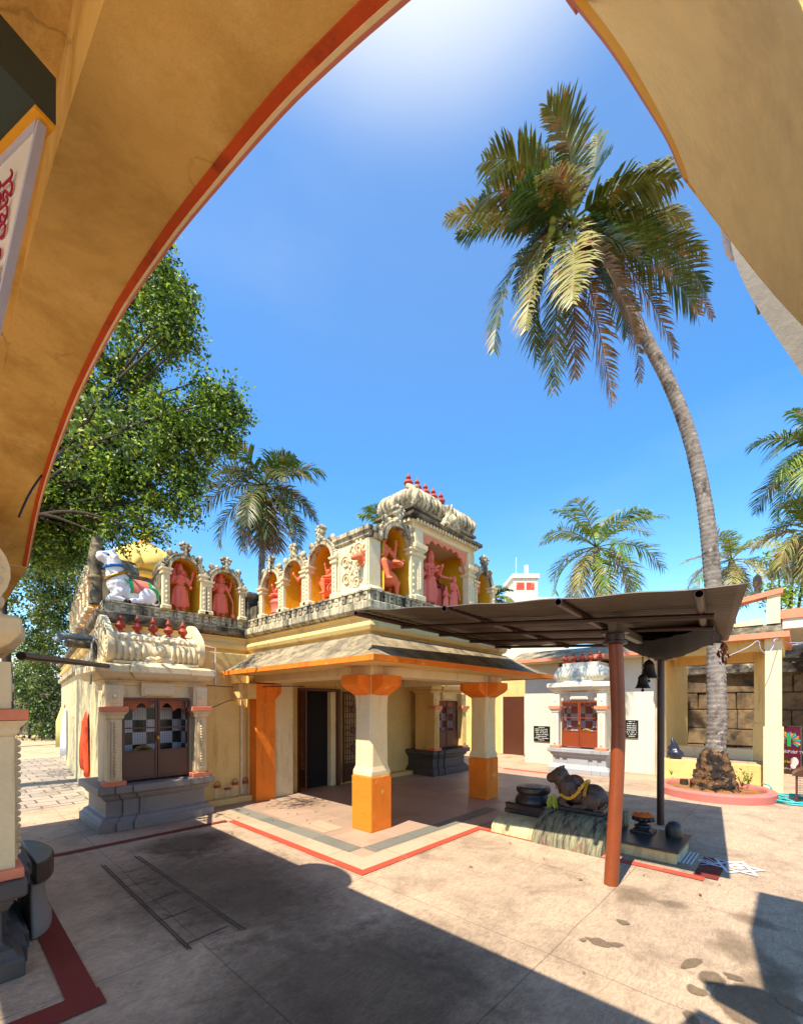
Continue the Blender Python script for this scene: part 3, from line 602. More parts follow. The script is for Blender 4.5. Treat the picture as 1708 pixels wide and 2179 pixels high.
        for k in range(15):
            x = -.54 + k * 1.08 / 14
            if abs(x) > .1: m.tube(catmull([(x * 1.02, .185, 2.36), (x * 1.03, .145, 2.42), (x, .16, 2.49), (x * .93, .215, 2.58), (x * .86, .285, 2.655)], 3), .03, 8)
        for s in (-1, 1):
            for k in range(9):
                y = .26 + k * .09; m.tube(catmull([(.595 * s, y, 2.36), (.635 * s, y, 2.42), (.62 * s, y, 2.49), (.565 * s, y, 2.58), (.495 * s, y, 2.655)], 3), .03, 8)
    rf = m.build('roof', B, t, smooth=50)
    m = mk(); m.ball((0, .17, 2.46), (.085, .05, .10), 14, 9); m.ball((0, .135, 2.46), (.045, .035, .055), 12, 8); m.ball((0, .19, 2.58), (.05, .04, .06), 12, 8); m.ball((-.10, .17, 2.34), (.10, .035, .05), 12, 8); m.ball((.10, .17, 2.34), (.10, .035, .05), 12, 8); m.ball((0, .16, 2.36), (.06, .05, .05)); m.ball((0, .2, 2.65), (.025, .025, .04))
    m.build('crest', B, rf, smooth=180)
    for k in range(5):
        m = mk(); m.lathe(FIN, (-.42 + k * .21, fy, 2.725 if roof == 'barrel' else 2.772), 16); m.build('finial', MT['finial'], t, smooth=40)
    if valance:
        m = mk(); sc = [(-.43, 1.80), (-.43, 1.60)]
        for k in range(5):
            for j in range(0, 7): sc.append((-.43 + .172 * (k + j / 6), 1.60 + (.05 if k in (0, 4) else .095) * math.sin(math.pi * j / 6) + (.03 if k in (1, 2, 3) else 0)))
        sc += [(.43, 1.60), (.43, 1.80)]
        m.prism(sc, 'y', .36, .39); m.build('valance', MT[valance], t)
    for s in (-1, 1):
        m = mk(); x0, x1 = (-.445, -.004) if s < 0 else (.004, .445); y = .222
        for b in ((x0, x0 + .03, .64, 1.79), (x1 - .03, x1, .64, 1.79), (x0 + .03, x1 - .03, 1.755, 1.79), (x0 + .03, x1 - .03, .64, .67), (x0 + .03, x1 - .03, 1.36, 1.38), (x0 + .03, x1 - .03, 1.03, 1.05)):
            m.box(b[0], b[1], y, y + .03, b[2], b[3])
        m.box(x0 + .03, x1 - .03, y + .008, y + .016, .67, 1.03)
        d = m.build('door', F, t, bevel=.003)
        m = mk(); k = 0
        for i in range(1, 12): x = x0 + .03 + (x1 - x0 - .06) * i / 12; m.box(x - .0012, x + .0012, y + .012, y + .0145, 1.05, 1.755)
        for i in range(1, 22): z = 1.05 + .705 * i / 22; m.box(x0 + .03, x1 - .03, y + .0146, y + .017, z - .0012, z + .0012)
        m.build('wire_mesh', MT['black'], d)
        if s < 0:
            m = mk(); m.ball((.0, y - .02, 1.22), (.028, .014, .034), 12, 8); m.tube([(-.016, y - .02, 1.24), (-.014, y - .02, 1.285), (0, y - .02, 1.30), (.014, y - .02, 1.285), (.016, y - .02, 1.24)], .005, 6)
            m.build('padlock', MT['brass'], d, smooth=60)
    t.location = loc; t.rotation_euler = (0, 0, rz); return t
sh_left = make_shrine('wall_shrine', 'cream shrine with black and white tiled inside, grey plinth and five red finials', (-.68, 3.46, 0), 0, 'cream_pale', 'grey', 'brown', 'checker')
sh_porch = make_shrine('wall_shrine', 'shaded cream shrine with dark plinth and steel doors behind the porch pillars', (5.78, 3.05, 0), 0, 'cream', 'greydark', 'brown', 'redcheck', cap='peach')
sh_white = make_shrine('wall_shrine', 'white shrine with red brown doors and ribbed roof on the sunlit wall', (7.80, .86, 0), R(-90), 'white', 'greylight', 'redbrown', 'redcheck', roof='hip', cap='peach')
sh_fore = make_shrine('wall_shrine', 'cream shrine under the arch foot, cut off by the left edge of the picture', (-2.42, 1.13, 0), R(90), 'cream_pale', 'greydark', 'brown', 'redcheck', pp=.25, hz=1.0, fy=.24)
# ------------------------------------------------------------------ temple
SHR = Matrix(((1, .1113, 0, -.1113 * 4.22), (0, 1, 0, 0), (0, 0, 1, 0), (0, 0, 0, 1)))    # the left wing is not quite square
tp = thing('temple', 'cream temple with orange edged porch roof and a parapet of statue niches', 'temple', (1.0, 4.1, 0))
ZC = 3.07                                               # top of the main cornice
m = MB(); m.prism([(-1.25, 4.22), (1.02, 4.22), (1.02, 4.9), (6.0, 4.9), (6.0, 15), (-.05, 15)], 'z', 0, 2.6)
m.build('side_wall', MT['cream_dirty'], tp, bevel=.015)
m = MB(); m.box(.90, 1.02, 4.02, 4.24, .0, 2.6); m.box(-.05, .90, 4.10, 4.216, 0, 2.6)
m.build('front_wall', MT['cream'], tp, bevel=.012)
MB().box(.16, 1.0, 3.93, 4.1, 0, .10).build('ledge', MT['cream'], tp, bevel=.01)
m = MB()                                                # porch back wall with its doorway
m.box(1.02, 1.95, 4.0, 4.12, 0, 2.6); m.box(1.95, 2.85, 4.0, 4.12, 2.0, 2.6); m.box(2.85, 5.2, 4.0, 4.12, 0, 2.6); m.box(4.1, 5.2, 3.75, 4.002, 0, .09); m.box(5.2, 7.4, 4.0, 4.9, 0, 2.6)
m.build('porch_wall', MT['cream'], tp, bevel=.01)
m = MB(); m.box(1.2, 3.9, 4.118, 6.6, -.01, 2.3); b_ = m.build('room_shade_box', MT['darkvoid'], tp)
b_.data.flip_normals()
m = MB(); m.box(1.30, 1.72, 3.86, 4.002, 0, 2.12); m.build('jamb_pier', MT['cream_pale'], tp, bevel=.01)
def pilaster_mesh():
    m = MB(); m.box(.92, 1.29, 3.78, 4.015, 0, 1.78); m.prism([(.92, 1.78), (1.29, 1.78), (1.42, 1.92), (1.42, 2.07), (.92, 2.07)], 'y', 3.78, 4.016); return m
pilaster_mesh().build('orange_pier', MT['orange'], tp, bevel=.008)
MB().box(.58, .90, 3.72, 4.03, 1.80, 2.07).build('bracket', MT['cream'], tp, bevel=.02)
# door leaves and grille beside the doorway
m = MB(); m.box(1.90, 1.955, 3.90, 4.0, 0, 2.03); m.box(2.845, 2.90, 3.90, 4.0, 0, 2.03); m.box(1.955, 2.845, 3.90, 4.0, 1.975, 2.03)
m.build('door_frame', MT['brown'], tp, bevel=.004)
m = MB(); m.box(2.72, 2.845, 4.0, 4.14, 0, 1.97); m.build('inner_jamb', MT['cream_pale'], tp)
def grille(x, y0, y1, axis, name, m_):
    m = MB()
    def bx(a, b, c, d):
        m.box(x - .012, x + .012, a, b, c, d) if axis == 'x' else m.box(a, b, x - .012, x + .012, c, d)
    for k in range(9):
        w = y0 + (y1 - y0) * k / 8; bx(w - .008, w + .008, .12, 1.92)
    for k in range(15): z = .12 + 1.8 * k / 14; bx(y0, y1, z - .008, z + .008)
    bx(y0, y1, .06, .45)
    for c in (.75, 1.15, 1.6):
        yc = (y0 + y1) / 2
        d = [(yc, c - .1), (yc + .07, c), (yc, c + .1), (yc - .07, c)]
        m.prism(d, 'x' if axis == 'x' else 'y', x - .02, x + .02)
    for a, b in ((y0 - .02, y0 + .02), (y1 - .02, y1 + .02)): bx(a, b, .04, 1.98)
    bx(y0, y1, 1.93, 1.98)
    return m.build(name, m_, tp)
grille(1.90, 3.72, 3.90, 'x', 'grille_door', MT['brown']); grille(3.90, 2.98, 3.52, 'y', 'grille_door', MT['brown'])
# porch pillars
def pillar(x, y):
    w = .20
    m = MB(); m.box(x - .195, x + .195, y - .195, y + .195, 0, .74); b = m.build('pillar_base', MT['orange'], tp, bevel=.015)
    m = MB(); o = lambda r, z, c: [(x + sx, y + sy, z) for sx, sy in ((-r + c, -r), (r - c, -r), (r, -r + c), (r, r - c), (r - c, r), (-r + c, r), (-r, r - c), (-r, -r + c))]
    m.loft([o(.185, .742, .01), o(.185, .80, .01), o(.17, .87, .03), o(.17, 1.50, .04), o(.165, 1.62, .03), o(.165, 1.80, .02), o(.17, 1.83, .01)])
    m.build('pillar_shaft', MT['cream_pale'], tp, bevel=.006)
    m = MB(); pr = [(-.17, 1.83), (.17, 1.83), (.36, 1.93), (.40, 1.97), (.40, 2.09), (-.40, 2.09), (-.40, 1.97), (-.36, 1.93)]
    m.prism([(x + a, z) for a, z in pr], 'y', y - .172, y + .172); m.prism([(y + a, z) for a, z in pr], 'x', x - .174, x + .174)
    c = m.build('bracket', MT['orange'], tp, bevel=.008)
    m = MB()
    for s in (-1, 1):
        tri = [(-.075, 2.085), (.075, 2.085), (.075, 1.95), (0, 1.85), (-.075, 1.95)]
    MB().loft([[(x - .18, y - .18, 1.815), (x - .1, y - .18, 1.815), (x - .18, y - .10, 1.815)], [(x - .182, y - .182, 2.088), (x + .04, y - .182, 2.088), (x - .182, y + .04, 2.088)]]).build('bracket_core', MT['cream_pale'], c)
pillar(1.21, 1.15); pillar(3.95, 1.08)
m = MB(); m.box(1.0, 4.35, .93, 1.33, 2.09, 2.24); m.box(1.0, 1.40, 1.331, 4.0, 2.09, 2.238); m.box(3.75, 4.12, 1.331, 4.0, 2.09, 2.238)
m.build('porch_beam', MT['cream_pale'], tp, bevel=.02)
m = MB(); m.box(.46, 5.1, .32, 4.0, 2.215, 2.262); m.build('porch_ceiling', MT['cream'], tp)
ex0, ex1, ey0, ey1 = .42, 5.15, .28, 3.99
m = MB(); m.box(ex0 - .02, ex0 + .04, ey0, ey1, 2.198, 2.265); m.box(ex0 + .04, ex1 - .04, ey0 - .02, ey0 + .04, 2.199, 2.267); m.box(ex1 - .04, ex1 + .02, ey0, ey1, 2.198, 2.265); m.box(ex0 - .02, ex0 + .04, ey0 - .02, ey0, 2.1985, 2.266)
m.build('eave_band', MT['orange'], tp)
m = MB(); N = 10
rings = []
for k in range(N + 1):
    f = k / N; z = 2.262 + .36 * f ** 1.25
    rings.append([(ex0 + (.96 - ex0) * f, ey0 + (.90 - ey0) * f, z), (ex1 + (4.44 - ex1) * f, ey0 + (.90 - ey0) * f, z), (ex1 + (4.44 - ex1) * f, ey1, z), (ex0 + (.96 - ex0) * f, ey1, z)])
m.loft(rings); m.build('porch_roof', MT['roofplaster'], tp, smooth=30)
# upper walls and cornices (left wing and porch block)
COR = [(0, 2.56), (0, 2.66), (.05, 2.68), (.075, 2.74), (.06, 2.78), (.02, 2.80), (.02, 2.86), (.06, 2.885), (.06, 2.90)]
m = MB(SHR); m.stack(-1.22, 6.0, 4.24, 15, COR); m.build('cornice', MT['cream'], tp, bevel=.008)
m = MB(); m.stack(1.0, 4.4, .95, 4.4, COR); m.build('cornice', MT['cream'], tp, bevel=.008)
LED = [(.04, 2.902), (.10, 2.93), (.12, 2.95), (.12, 3.05), (.03, ZC)]
m = MB(SHR); m.stack(-1.22, 6.0, 4.24, 15, LED); m.build('cornice_ledge', MT['weather_dark'], tp, bevel=.01)
m = MB(); m.stack(1.0, 4.4, .95, 4.4, LED); m.build('cornice_ledge', MT['weather'], tp, bevel=.01)
MB().box(-1.34, -.90, 4.13, 4.3, 2.36, 2.56).build('corner_block', MT['weather_dark'], tp, bevel=.02)
m = MB(); m.loft([[(-1.34, 4.22, 2.40), (-1.20, 4.22, 2.40), (0.0, 15.0, 2.40), (-.14, 15.0, 2.40)], [(-1.34, 4.22, 2.52), (-1.2, 4.22, 2.52), (0, 15, 2.52), (-.14, 15, 2.52)]]); m.build('side_ledge', MT['weather'], tp)
# frieze: a row of little scored blocks under the niches
ZN = 3.22
def frieze(x0, x1, y0, y1, m_, M_=None):
    m = MB(M_); m.box(x0, x1, y0, y1, ZC - .01, ZN)
    def blk(cx, cy, ax):
        for s in (-1, 1):
            if ax == 'x': m.box(cx - .035, cx + .035, y0 - .022, y0 + .01, ZC + .075 + .03 * s - .022, ZC + .075 + .03 * s + .018); m.box(cx + .035 * s - .008, cx + .035 * s + .008, y0 - .02, y0 + .01, ZC + .04, ZC + .11)
            else: m.box(x0 - .022, x0 + .01, cy - .035, cy + .035, ZC + .075 + .03 * s - .022, ZC + .075 + .03 * s + .018); m.box(x0 - .02, x0 + .01, cy + .035 * s - .008, cy + .035 * s + .008, ZC + .04, ZC + .11)
    k = int((x1 - x0) / .15)
    for i in range(k): blk(x0 + .08 + .15 * i, 0, 'x')
    k = int(min(y1 - y0, 6) / .15)
    for i in range(k): blk(0, y0 + .08 + .15 * i, 'y')
    m.box(x0 - .03, x1 + .03, y0 - .03, y1, ZN - .022, ZN + .002)
    return m.build('frieze', m_, tp)
frieze(-1.21, 1.03, 4.20, 14.5, MT['weather'], SHR); frieze(.97, 4.37, .92, 4.3, MT['weather'])
m = MB(); m.box(-.9, .95, 4.66, 4.72, ZN, 3.62); m.box(-.9, -.42, 4.62, 4.66, ZN, 3.78); m.box(1.5, 4.3, 1.5, 4.0, ZN, 3.28); m.build('parapet', MT['weather_dark'], tp, bevel=.015)
m = MB(); m.box(.93, 1.13, 4.10, 4.28, ZN, 3.62); m.stack(.93, 1.13, 4.10, 4.28, [(0, 3.60), (.05, 3.63), (.05, 3.70), (.02, 3.74)]); m.box(.85, .93, 4.14, 4.26, ZN, 3.45); m.box(.98, 1.1, 3.9, 4.10, ZN, 3.46); m.build('corner_post', MT['weather_dark'], tp, bevel=.01)
m = MB(); m.tube([(-1.24, 4.62, ZN), (-1.23, 4.62, 3.6), (-1.26, 4.62, 3.9), (-1.23, 4.62, 4.25)], [.09, .07, .085, .05], 10); m.ball((-1.24, 4.62, 3.62), (.10, .09, .06)); m.ball((-1.23, 4.62, 4.1), (.08, .08, .06)); m.build('corner_post', MT['weather_dark'], tp, smooth=50)
# statue niches
def niche(x, y, z, rz, w, h, depth=.42, outer='weather', end_l=True, end_r=True, crest=1.0):
    M_ = T3(x, y, z, rz); r = w / 2 - .075; sp = h - r - .16; ro = r + .10
    arc = lambda rad, k=16: [(rad * math.cos(math.pi * i / k), sp + rad * math.sin(math.pi * i / k)) for i in range(k + 1)]
    inner = [(r, 0)] + arc(r) + [(-r, 0)]; out = [(ro, 0)] + arc(ro) + [(-ro, 0)]
    m = MB(M_); ri = [[(a, .02, c), (a, depth, c)] for a, c in inner]
    m.loft(ri, cap=False, closed=False)
    m.add([(a, depth, c) for a, c in inner], [tuple(range(len(inner)))]); m.add([(-r, .02, .004), (r, .02, .004), (r, depth, .004), (-r, depth, .004)], [(0, 1, 2, 3)])
    nb = m.build('niche', MT['ochre'], tp, smooth=40)
    m = MB(M_)
    o2 = [(a * .985, c) for a, c in out]
    m.loft([[(a, .06, c), (b, .06, d), (b, depth + .08, d), (a, depth + .08, c)] for (a, c), (b, d) in zip(o2, [(q[0] * 1.012, q[1] + (.004 if q[1] > sp else 0)) for q in inner])], cap=True)
    m.add([(a, depth + .08, c) for a, c in o2], [tuple(range(len(o2)))])
    m.build('vault_shell', MT['weather_dark'], nb, smooth=40)
    m = MB(M_)
    def ring(r0, r1, y0, y1):
        a0, a1 = arc(r0, 20), arc(r1, 20)
        m.loft([[(p[0], y0, p[1]), (q[0], y0, q[1]), (q[0], y1, q[1]), (p[0], y1, p[1])] for p, q in zip(a0, a1)])
    ring(r - .003, r + .035, -.035, .07); ring(r + .036, r + .085, -.015, .08)
    for k in range(25):
        a = math.pi * (k + .5) / 25; rr = r + .062
        m.ball((rr * math.cos(a), -.02, sp + rr * math.sin(a)), (.018, .014, .018), 7, 5)
    for k in range(15):
        a = math.pi * (k + .5) / 15; rr = r + .095
        if abs(a - math.pi / 2) > .25: m.ball((rr * math.cos(a), .02, sp + rr * math.sin(a)), (.032, .03, .032), 8, 6)
    for s in (-1, 1):                                   # scrolls at the springing and shoulders
        m.ball((s * (r + .09), .0, sp + .03), (.05, .045, .06)); m.ball((s * (r * .66 + .08), .01, sp + (r * .8 + .10)), (.05, .04, .055))
    m.build('arch_frame', MT[outer], nb, smooth=45)
    for s, on in ((-1, end_l), (1, end_r)):
        if not on: continue
        m = MB(M_); xx = s * (r + .055); m.box(xx - .05, xx + .05, -.03, .06, 0, sp - .09)
        m.stack(xx - .05, xx + .05, -.03, .06, [(0, sp - .09), (.022, sp - .07), (.022, sp - .045), (.005, sp - .03), (.035, sp - .005), (.035, sp + .02)])
        m.stack(xx - .05, xx + .05, -.03, .06, [(.02, 0.001), (.02, .05), (0, .07)])
        for k in range(6): m.ball((xx, -.033, .11 + (sp - .24) * k / 5), (.022, .012, .026), 8, 6)
        m.build('niche_pilaster', MT['cream_pale'], nb, bevel=.004)
    m = MB(M_); c = crest; zt = sp + r + .06
    for (dx, dz, sx, sz) in ((0, .05, .06, .07), (-.05, .10, .035, .04), (.05, .10, .035, .04), (0, .13, .045, .05), (-.075, .15, .03, .03), (.075, .15, .03, .03), (-.03, .18, .022, .035), (.03, .18, .022, .035), (0, 0, .035, .05), (-.04, .02, .03, .03), (.04, .02, .03, .03)):
        m.ball((dx * c, -.01, zt + dz * c), (sx * c, .045 * c, sz * c), 9, 7)
    m.build('crest', MT['weather'], nb, smooth=180)
    return M_
NM = []
NM.append(niche(-.12, 4.16, ZN, 0, .62, 1.02)); NM.append(niche(.55, 4.16, ZN, 0, .64, .95))
NM.append(niche(.99, 3.40, ZN, R(-90), .66, .90)); NM.append(niche(.99, 2.72, ZN, R(-90), .66, .93)); NM.append(niche(.99, 2.00, ZN, R(-90), .70, 1.0, crest=1.1))
# tower: two vaulted side niches and a raised central hall with a ribbed roof
tr = MB(); tr.box(.98, 1.42, 1.18, 1.50, ZN, 4.02)
m = MB(); m.box(1.0, 1.22, .98, 1.62, ZN, 3.92); m.box(1.22, 1.75, 1.45, 1.62, ZN, 3.6)
twr = m.build('roof_tower', MT['cream_pale'], tp, bevel=.01)
def sub(mb, name, m_, smooth=None, bevel=0.0): return mb.build(name, m_, twr, smooth, bevel)
m = MB(); m.stack(1.0, 1.22, .98, 1.62, [(0, 3.92), (.03, 3.94), (.03, 3.98), (.06, 4.0), (.06, 4.06)]); sub(m, 'side_cornice', MT['weather'], bevel=.006)
m = MB(); m.stack(1.0, 1.22, .98, 1.62, [(.03, ZN + .002), (.03, ZN + .05), (0, ZN + .07)]); m.box(.985, 1.0, .99, 1.03, ZN + .08, 3.90); m.box(.985, 1.0, 1.57, 1.61, ZN + .08, 3.90)
rr = random.Random(5)                                    # stucco scroll relief on the end panel
for k in range(5):
    yc, zc = (1.18, 1.44, 1.18, 1.42, 1.22)[k], (3.80, 3.68, 3.56, 3.44, 3.36)[k]; s = (-1, 1, -1, 1, -1)[k]
    m.tube([(.988, yc + s * (.02 + .075 * (1 - q / 22)) * math.cos(q * .5), zc + (.02 + .075 * (1 - q / 22)) * math.sin(q * .5)) for q in range(23)], .013, 6)
    for q in range(6): m.ball((.99, yc + s * .11 * math.cos(q * .7 + .4), zc + .11 * math.sin(q * .7 + .4)), (.014, .026, .034), 8, 6)
m.tube(catmull([(.988, 1.30, 3.30), (.988, 1.34, 3.45), (.988, 1.24, 3.60), (.988, 1.36, 3.75), (.988, 1.30, 3.88)], 6), .014, 6)
sub(m, 'stucco_panel', MT['cream_pale'], smooth=60)
NM.append(niche(1.50, .93, ZN, 0, .64, 1.12, depth=.5, end_l=False, crest=1.15)); NM.append(niche(3.72, .93, ZN, 0, .62, .98, depth=.5, crest=1.15))
m = MB(); m.box(1.86, 3.36, 1.5, 1.62, ZN, 4.26); m.box(1.84, 2.0, 1.0, 1.5, ZN, 4.26); m.box(3.22, 3.38, 1.0, 1.5, ZN, 4.26); sub(m, 'hall_wall', MT['ochre'])
for x in (1.93, 3.29):
    m = MB(); m.box(x - .09, x + .09, .90, 1.02, ZN, 4.0); m.box(x - .045, x + .045, .885, .905, ZN + .15, 3.80)
    m.stack(x - .09, x + .09, .90, 1.02, [(.03, ZN + .001), (.03, ZN + .07), (0, ZN + .09)]); m.stack(x - .09, x + .09, .90, 1.02, [(0, 3.84), (.03, 3.87), (.03, 3.90), (0, 3.92), (.05, 3.98), (.05, 4.04), (.0, 4.06), (0, 4.26)])
    beads(m, (x, .882, ZN + .18), (x, .882, 3.78), .016, 16); sub(m, 'pilaster', MT['cream_pale'], bevel=.005)
sc = [(2.0, 4.26), (2.0, 3.88), (2.03, 3.86)]
for k in range(7):
    x0 = 2.05 + k * .16
    for j in range(6):
        e = abs(x0 + .032 * j - 2.61) / .56; sc.append((x0 + .032 * j, 4.17 - .27 * e ** 6 + .05 * math.sin(math.pi * j / 5)))
sc += [(3.19, 3.86), (3.22, 3.88), (3.22, 4.26)]
m = MB(); m.prism(sc, 'y', .95, .99); sub(m, 'valance', MT['peach'])
m = MB(); m.stack(1.84, 3.38, .96, 1.62, [(.0, 4.26), (.03, 4.28), (.03, 4.32), (.07, 4.36), (.07, 4.38)])
for k in range(22): m.box(1.83 + k * .074, 1.868 + k * .074, .85, .90, 4.345, 4.40)
for k in range(10): m.box(1.73, 1.78, .92 + k * .074, .958 + k * .074, 4.345, 4.40)
sub(m, 'cornice', MT['cream_pale'])
m = MB(); m.stack(1.84, 3.38, .96, 1.62, [(.07, 4.382), (.13, 4.40), (.14, 4.42), (.14, 4.46), (.08, 4.48), (-.02, 4.50), (-.02, 4.54), (.06, 4.56), (.06, 4.60), (0, 4.62)]); sub(m, 'eave', MT['weather_dark'], bevel=.006)
m = MB(); pc = [(-.06, 4.60), (.0, 4.62), (.05, 4.67), (.07, 4.74), (.05, 4.82), (.0, 4.88), (-.08, 4.93), (-.12, 4.94), (-.12, 4.97), (-.2, 4.98)]
m.stack(1.88, 3.34, .98, 1.60, pc)
for k in range(17):
    x = 1.86 + k * 1.50 / 16
    if abs(x - 2.61) > .14: m.tube(catmull([(x, .965, 4.64), (x, .90, 4.74), (x, .93, 4.82), (x, 1.0, 4.89), (x, 1.07, 4.935)], 3), .042, 8)
for k in range(8):
    y = .99 + k * .085; m.tube(catmull([(1.865, y, 4.64), (1.80, y, 4.74), (1.83, y, 4.82), (1.90, y, 4.89), (1.97, y, 4.935)], 3), .042, 8)
for s in range(24): m.ball((1.84 + s * 1.54 / 23, .905, 4.70), (.022, .022, .03), 7, 5)
sub(m, 'ribbed_roof', MT['weather'], smooth=50)
m = MB(); m.prism([(2.40, 4.44), (2.82, 4.44), (2.76, 4.58), (2.66, 4.68), (2.61, 4.84), (2.56, 4.68), (2.46, 4.58)], 'y', .80, .92); m.ball((2.61, .80, 4.58), (.10, .05, .10)); m.ball((2.61, .76, 4.58), (.05, .04, .055)); m.ball((2.48, .80, 4.48), (.07, .04, .04)); m.ball((2.74, .80, 4.48), (.07, .04, .04)); sub(m, 'gable_crest', MT['weather'], smooth=40)
for k in range(5):
    m = MB(Matrix.Translation((1.98 + k * .20, 1.16, 4.965)) @ Matrix.Diagonal((1.05, 1.05, .86, 1)).to_4x4()); m.lathe(FIN, (0, 0, 0), 16); sub(m, 'finial', MT['finial'], smooth=40)
# niches along the alley edge, seen almost edge-on
for k in range(7): niche(-1.16 + .075 * k, 4.98 + .66 * k, ZN, R(-90 + 6), .64, .92, crest=.9)
# drain spouts, pipes and wires on the temple
m = MB(); m.tube([(-1.15, 4.3, 2.66), (-1.62, 4.28, 2.66), (-1.72, 4.28, 2.65), (-1.745, 4.28, 2.57)], [.045, .045, .045, .05], 12); m.build('spout_pipe', MT['greypipe'], tp, smooth=50)
m = MB(); m.tube([(-1.2, 4.3, 2.57), (-1.66, 4.27, 2.55)], [.10, .07], 10, flat=.7); m.build('stone_spout', MT['weather_dark'], tp, smooth=50)
MB().tube([(.80, 4.07, 1.78), (.80, 4.07, .12)], .024, 10).build('downpipe', MT['cream_pale'], tp, smooth=50)
MB().tube([(.05, 4.1, 2.70), (.33, 4.07, 2.66), (.33, 4.05, 2.03)], .011, 8).build('conduit', MT['whitecloth'], tp, smooth=50)
MB().tube(catmull([(-.02, 4.06, 1.60), (.2, 4.05, 1.63), (.55, 4.04, 1.77), (.66, 4.03, 1.78)], 5), .006, 6).build('wire', MT['black'], tp)
MB().tube(catmull([(.15, 4.0, 2.02), (.8, 3.9, 2.0), (1.2, 3.75, 2.03), (2.0, 3.9, 2.06)], 5), .007, 6).build('wire', MT['black'], tp)
tag(MB().tube([at(45, 1396, 3.0), (-1.30, 3.62, 2.22)], .03, 10).build('pipe', MT['blackpipe'], smooth=50), 'black plastic pipe spanning the alley between the two shrines', 'pipe')
tag(MB().add([], []).tube([(-1.44, 3.92, 1.98), (-1.42, 3.95, 2.55), (-1.38, 4.0, 2.62), (-1.33, 4.1, 2.62)], .012, 8).build('pipe', MT['greypipe'], smooth=50), 'thin grey pipe climbing beside the barrel roof of the tiled shrine', 'pipe')
# black half-round step before the foreground shrine
m = MB(); c = [(math.cos(R(a)) * .15, math.sin(R(a)) * .40) for a in range(-90, 91, 12)]
m.loft([[(-2.40 + x * q, 1.28 + y * (.5 + .5 * q), z) for x, y in c] for q, z in ((1.1, 0), (1.1, .07), (1.0, .10), (.88, .2), (.8, .30), (.9, .34), (.9, .39))]); tag(m.build('stone_step', MT['grey'], smooth=40, bevel=.015), 'half round grey step against the foreground shrine by the left edge', 'step')
m = MB(); m.prism([(-2.38 + x * 1.05, 1.28 + y * 1.03) for x, y in c], 'z', .391, .545); tag(m.build('stone_slab', MT['blackstone'], smooth=40, bevel=.015), 'glossy black half round slab lying on the grey step', 'slab')
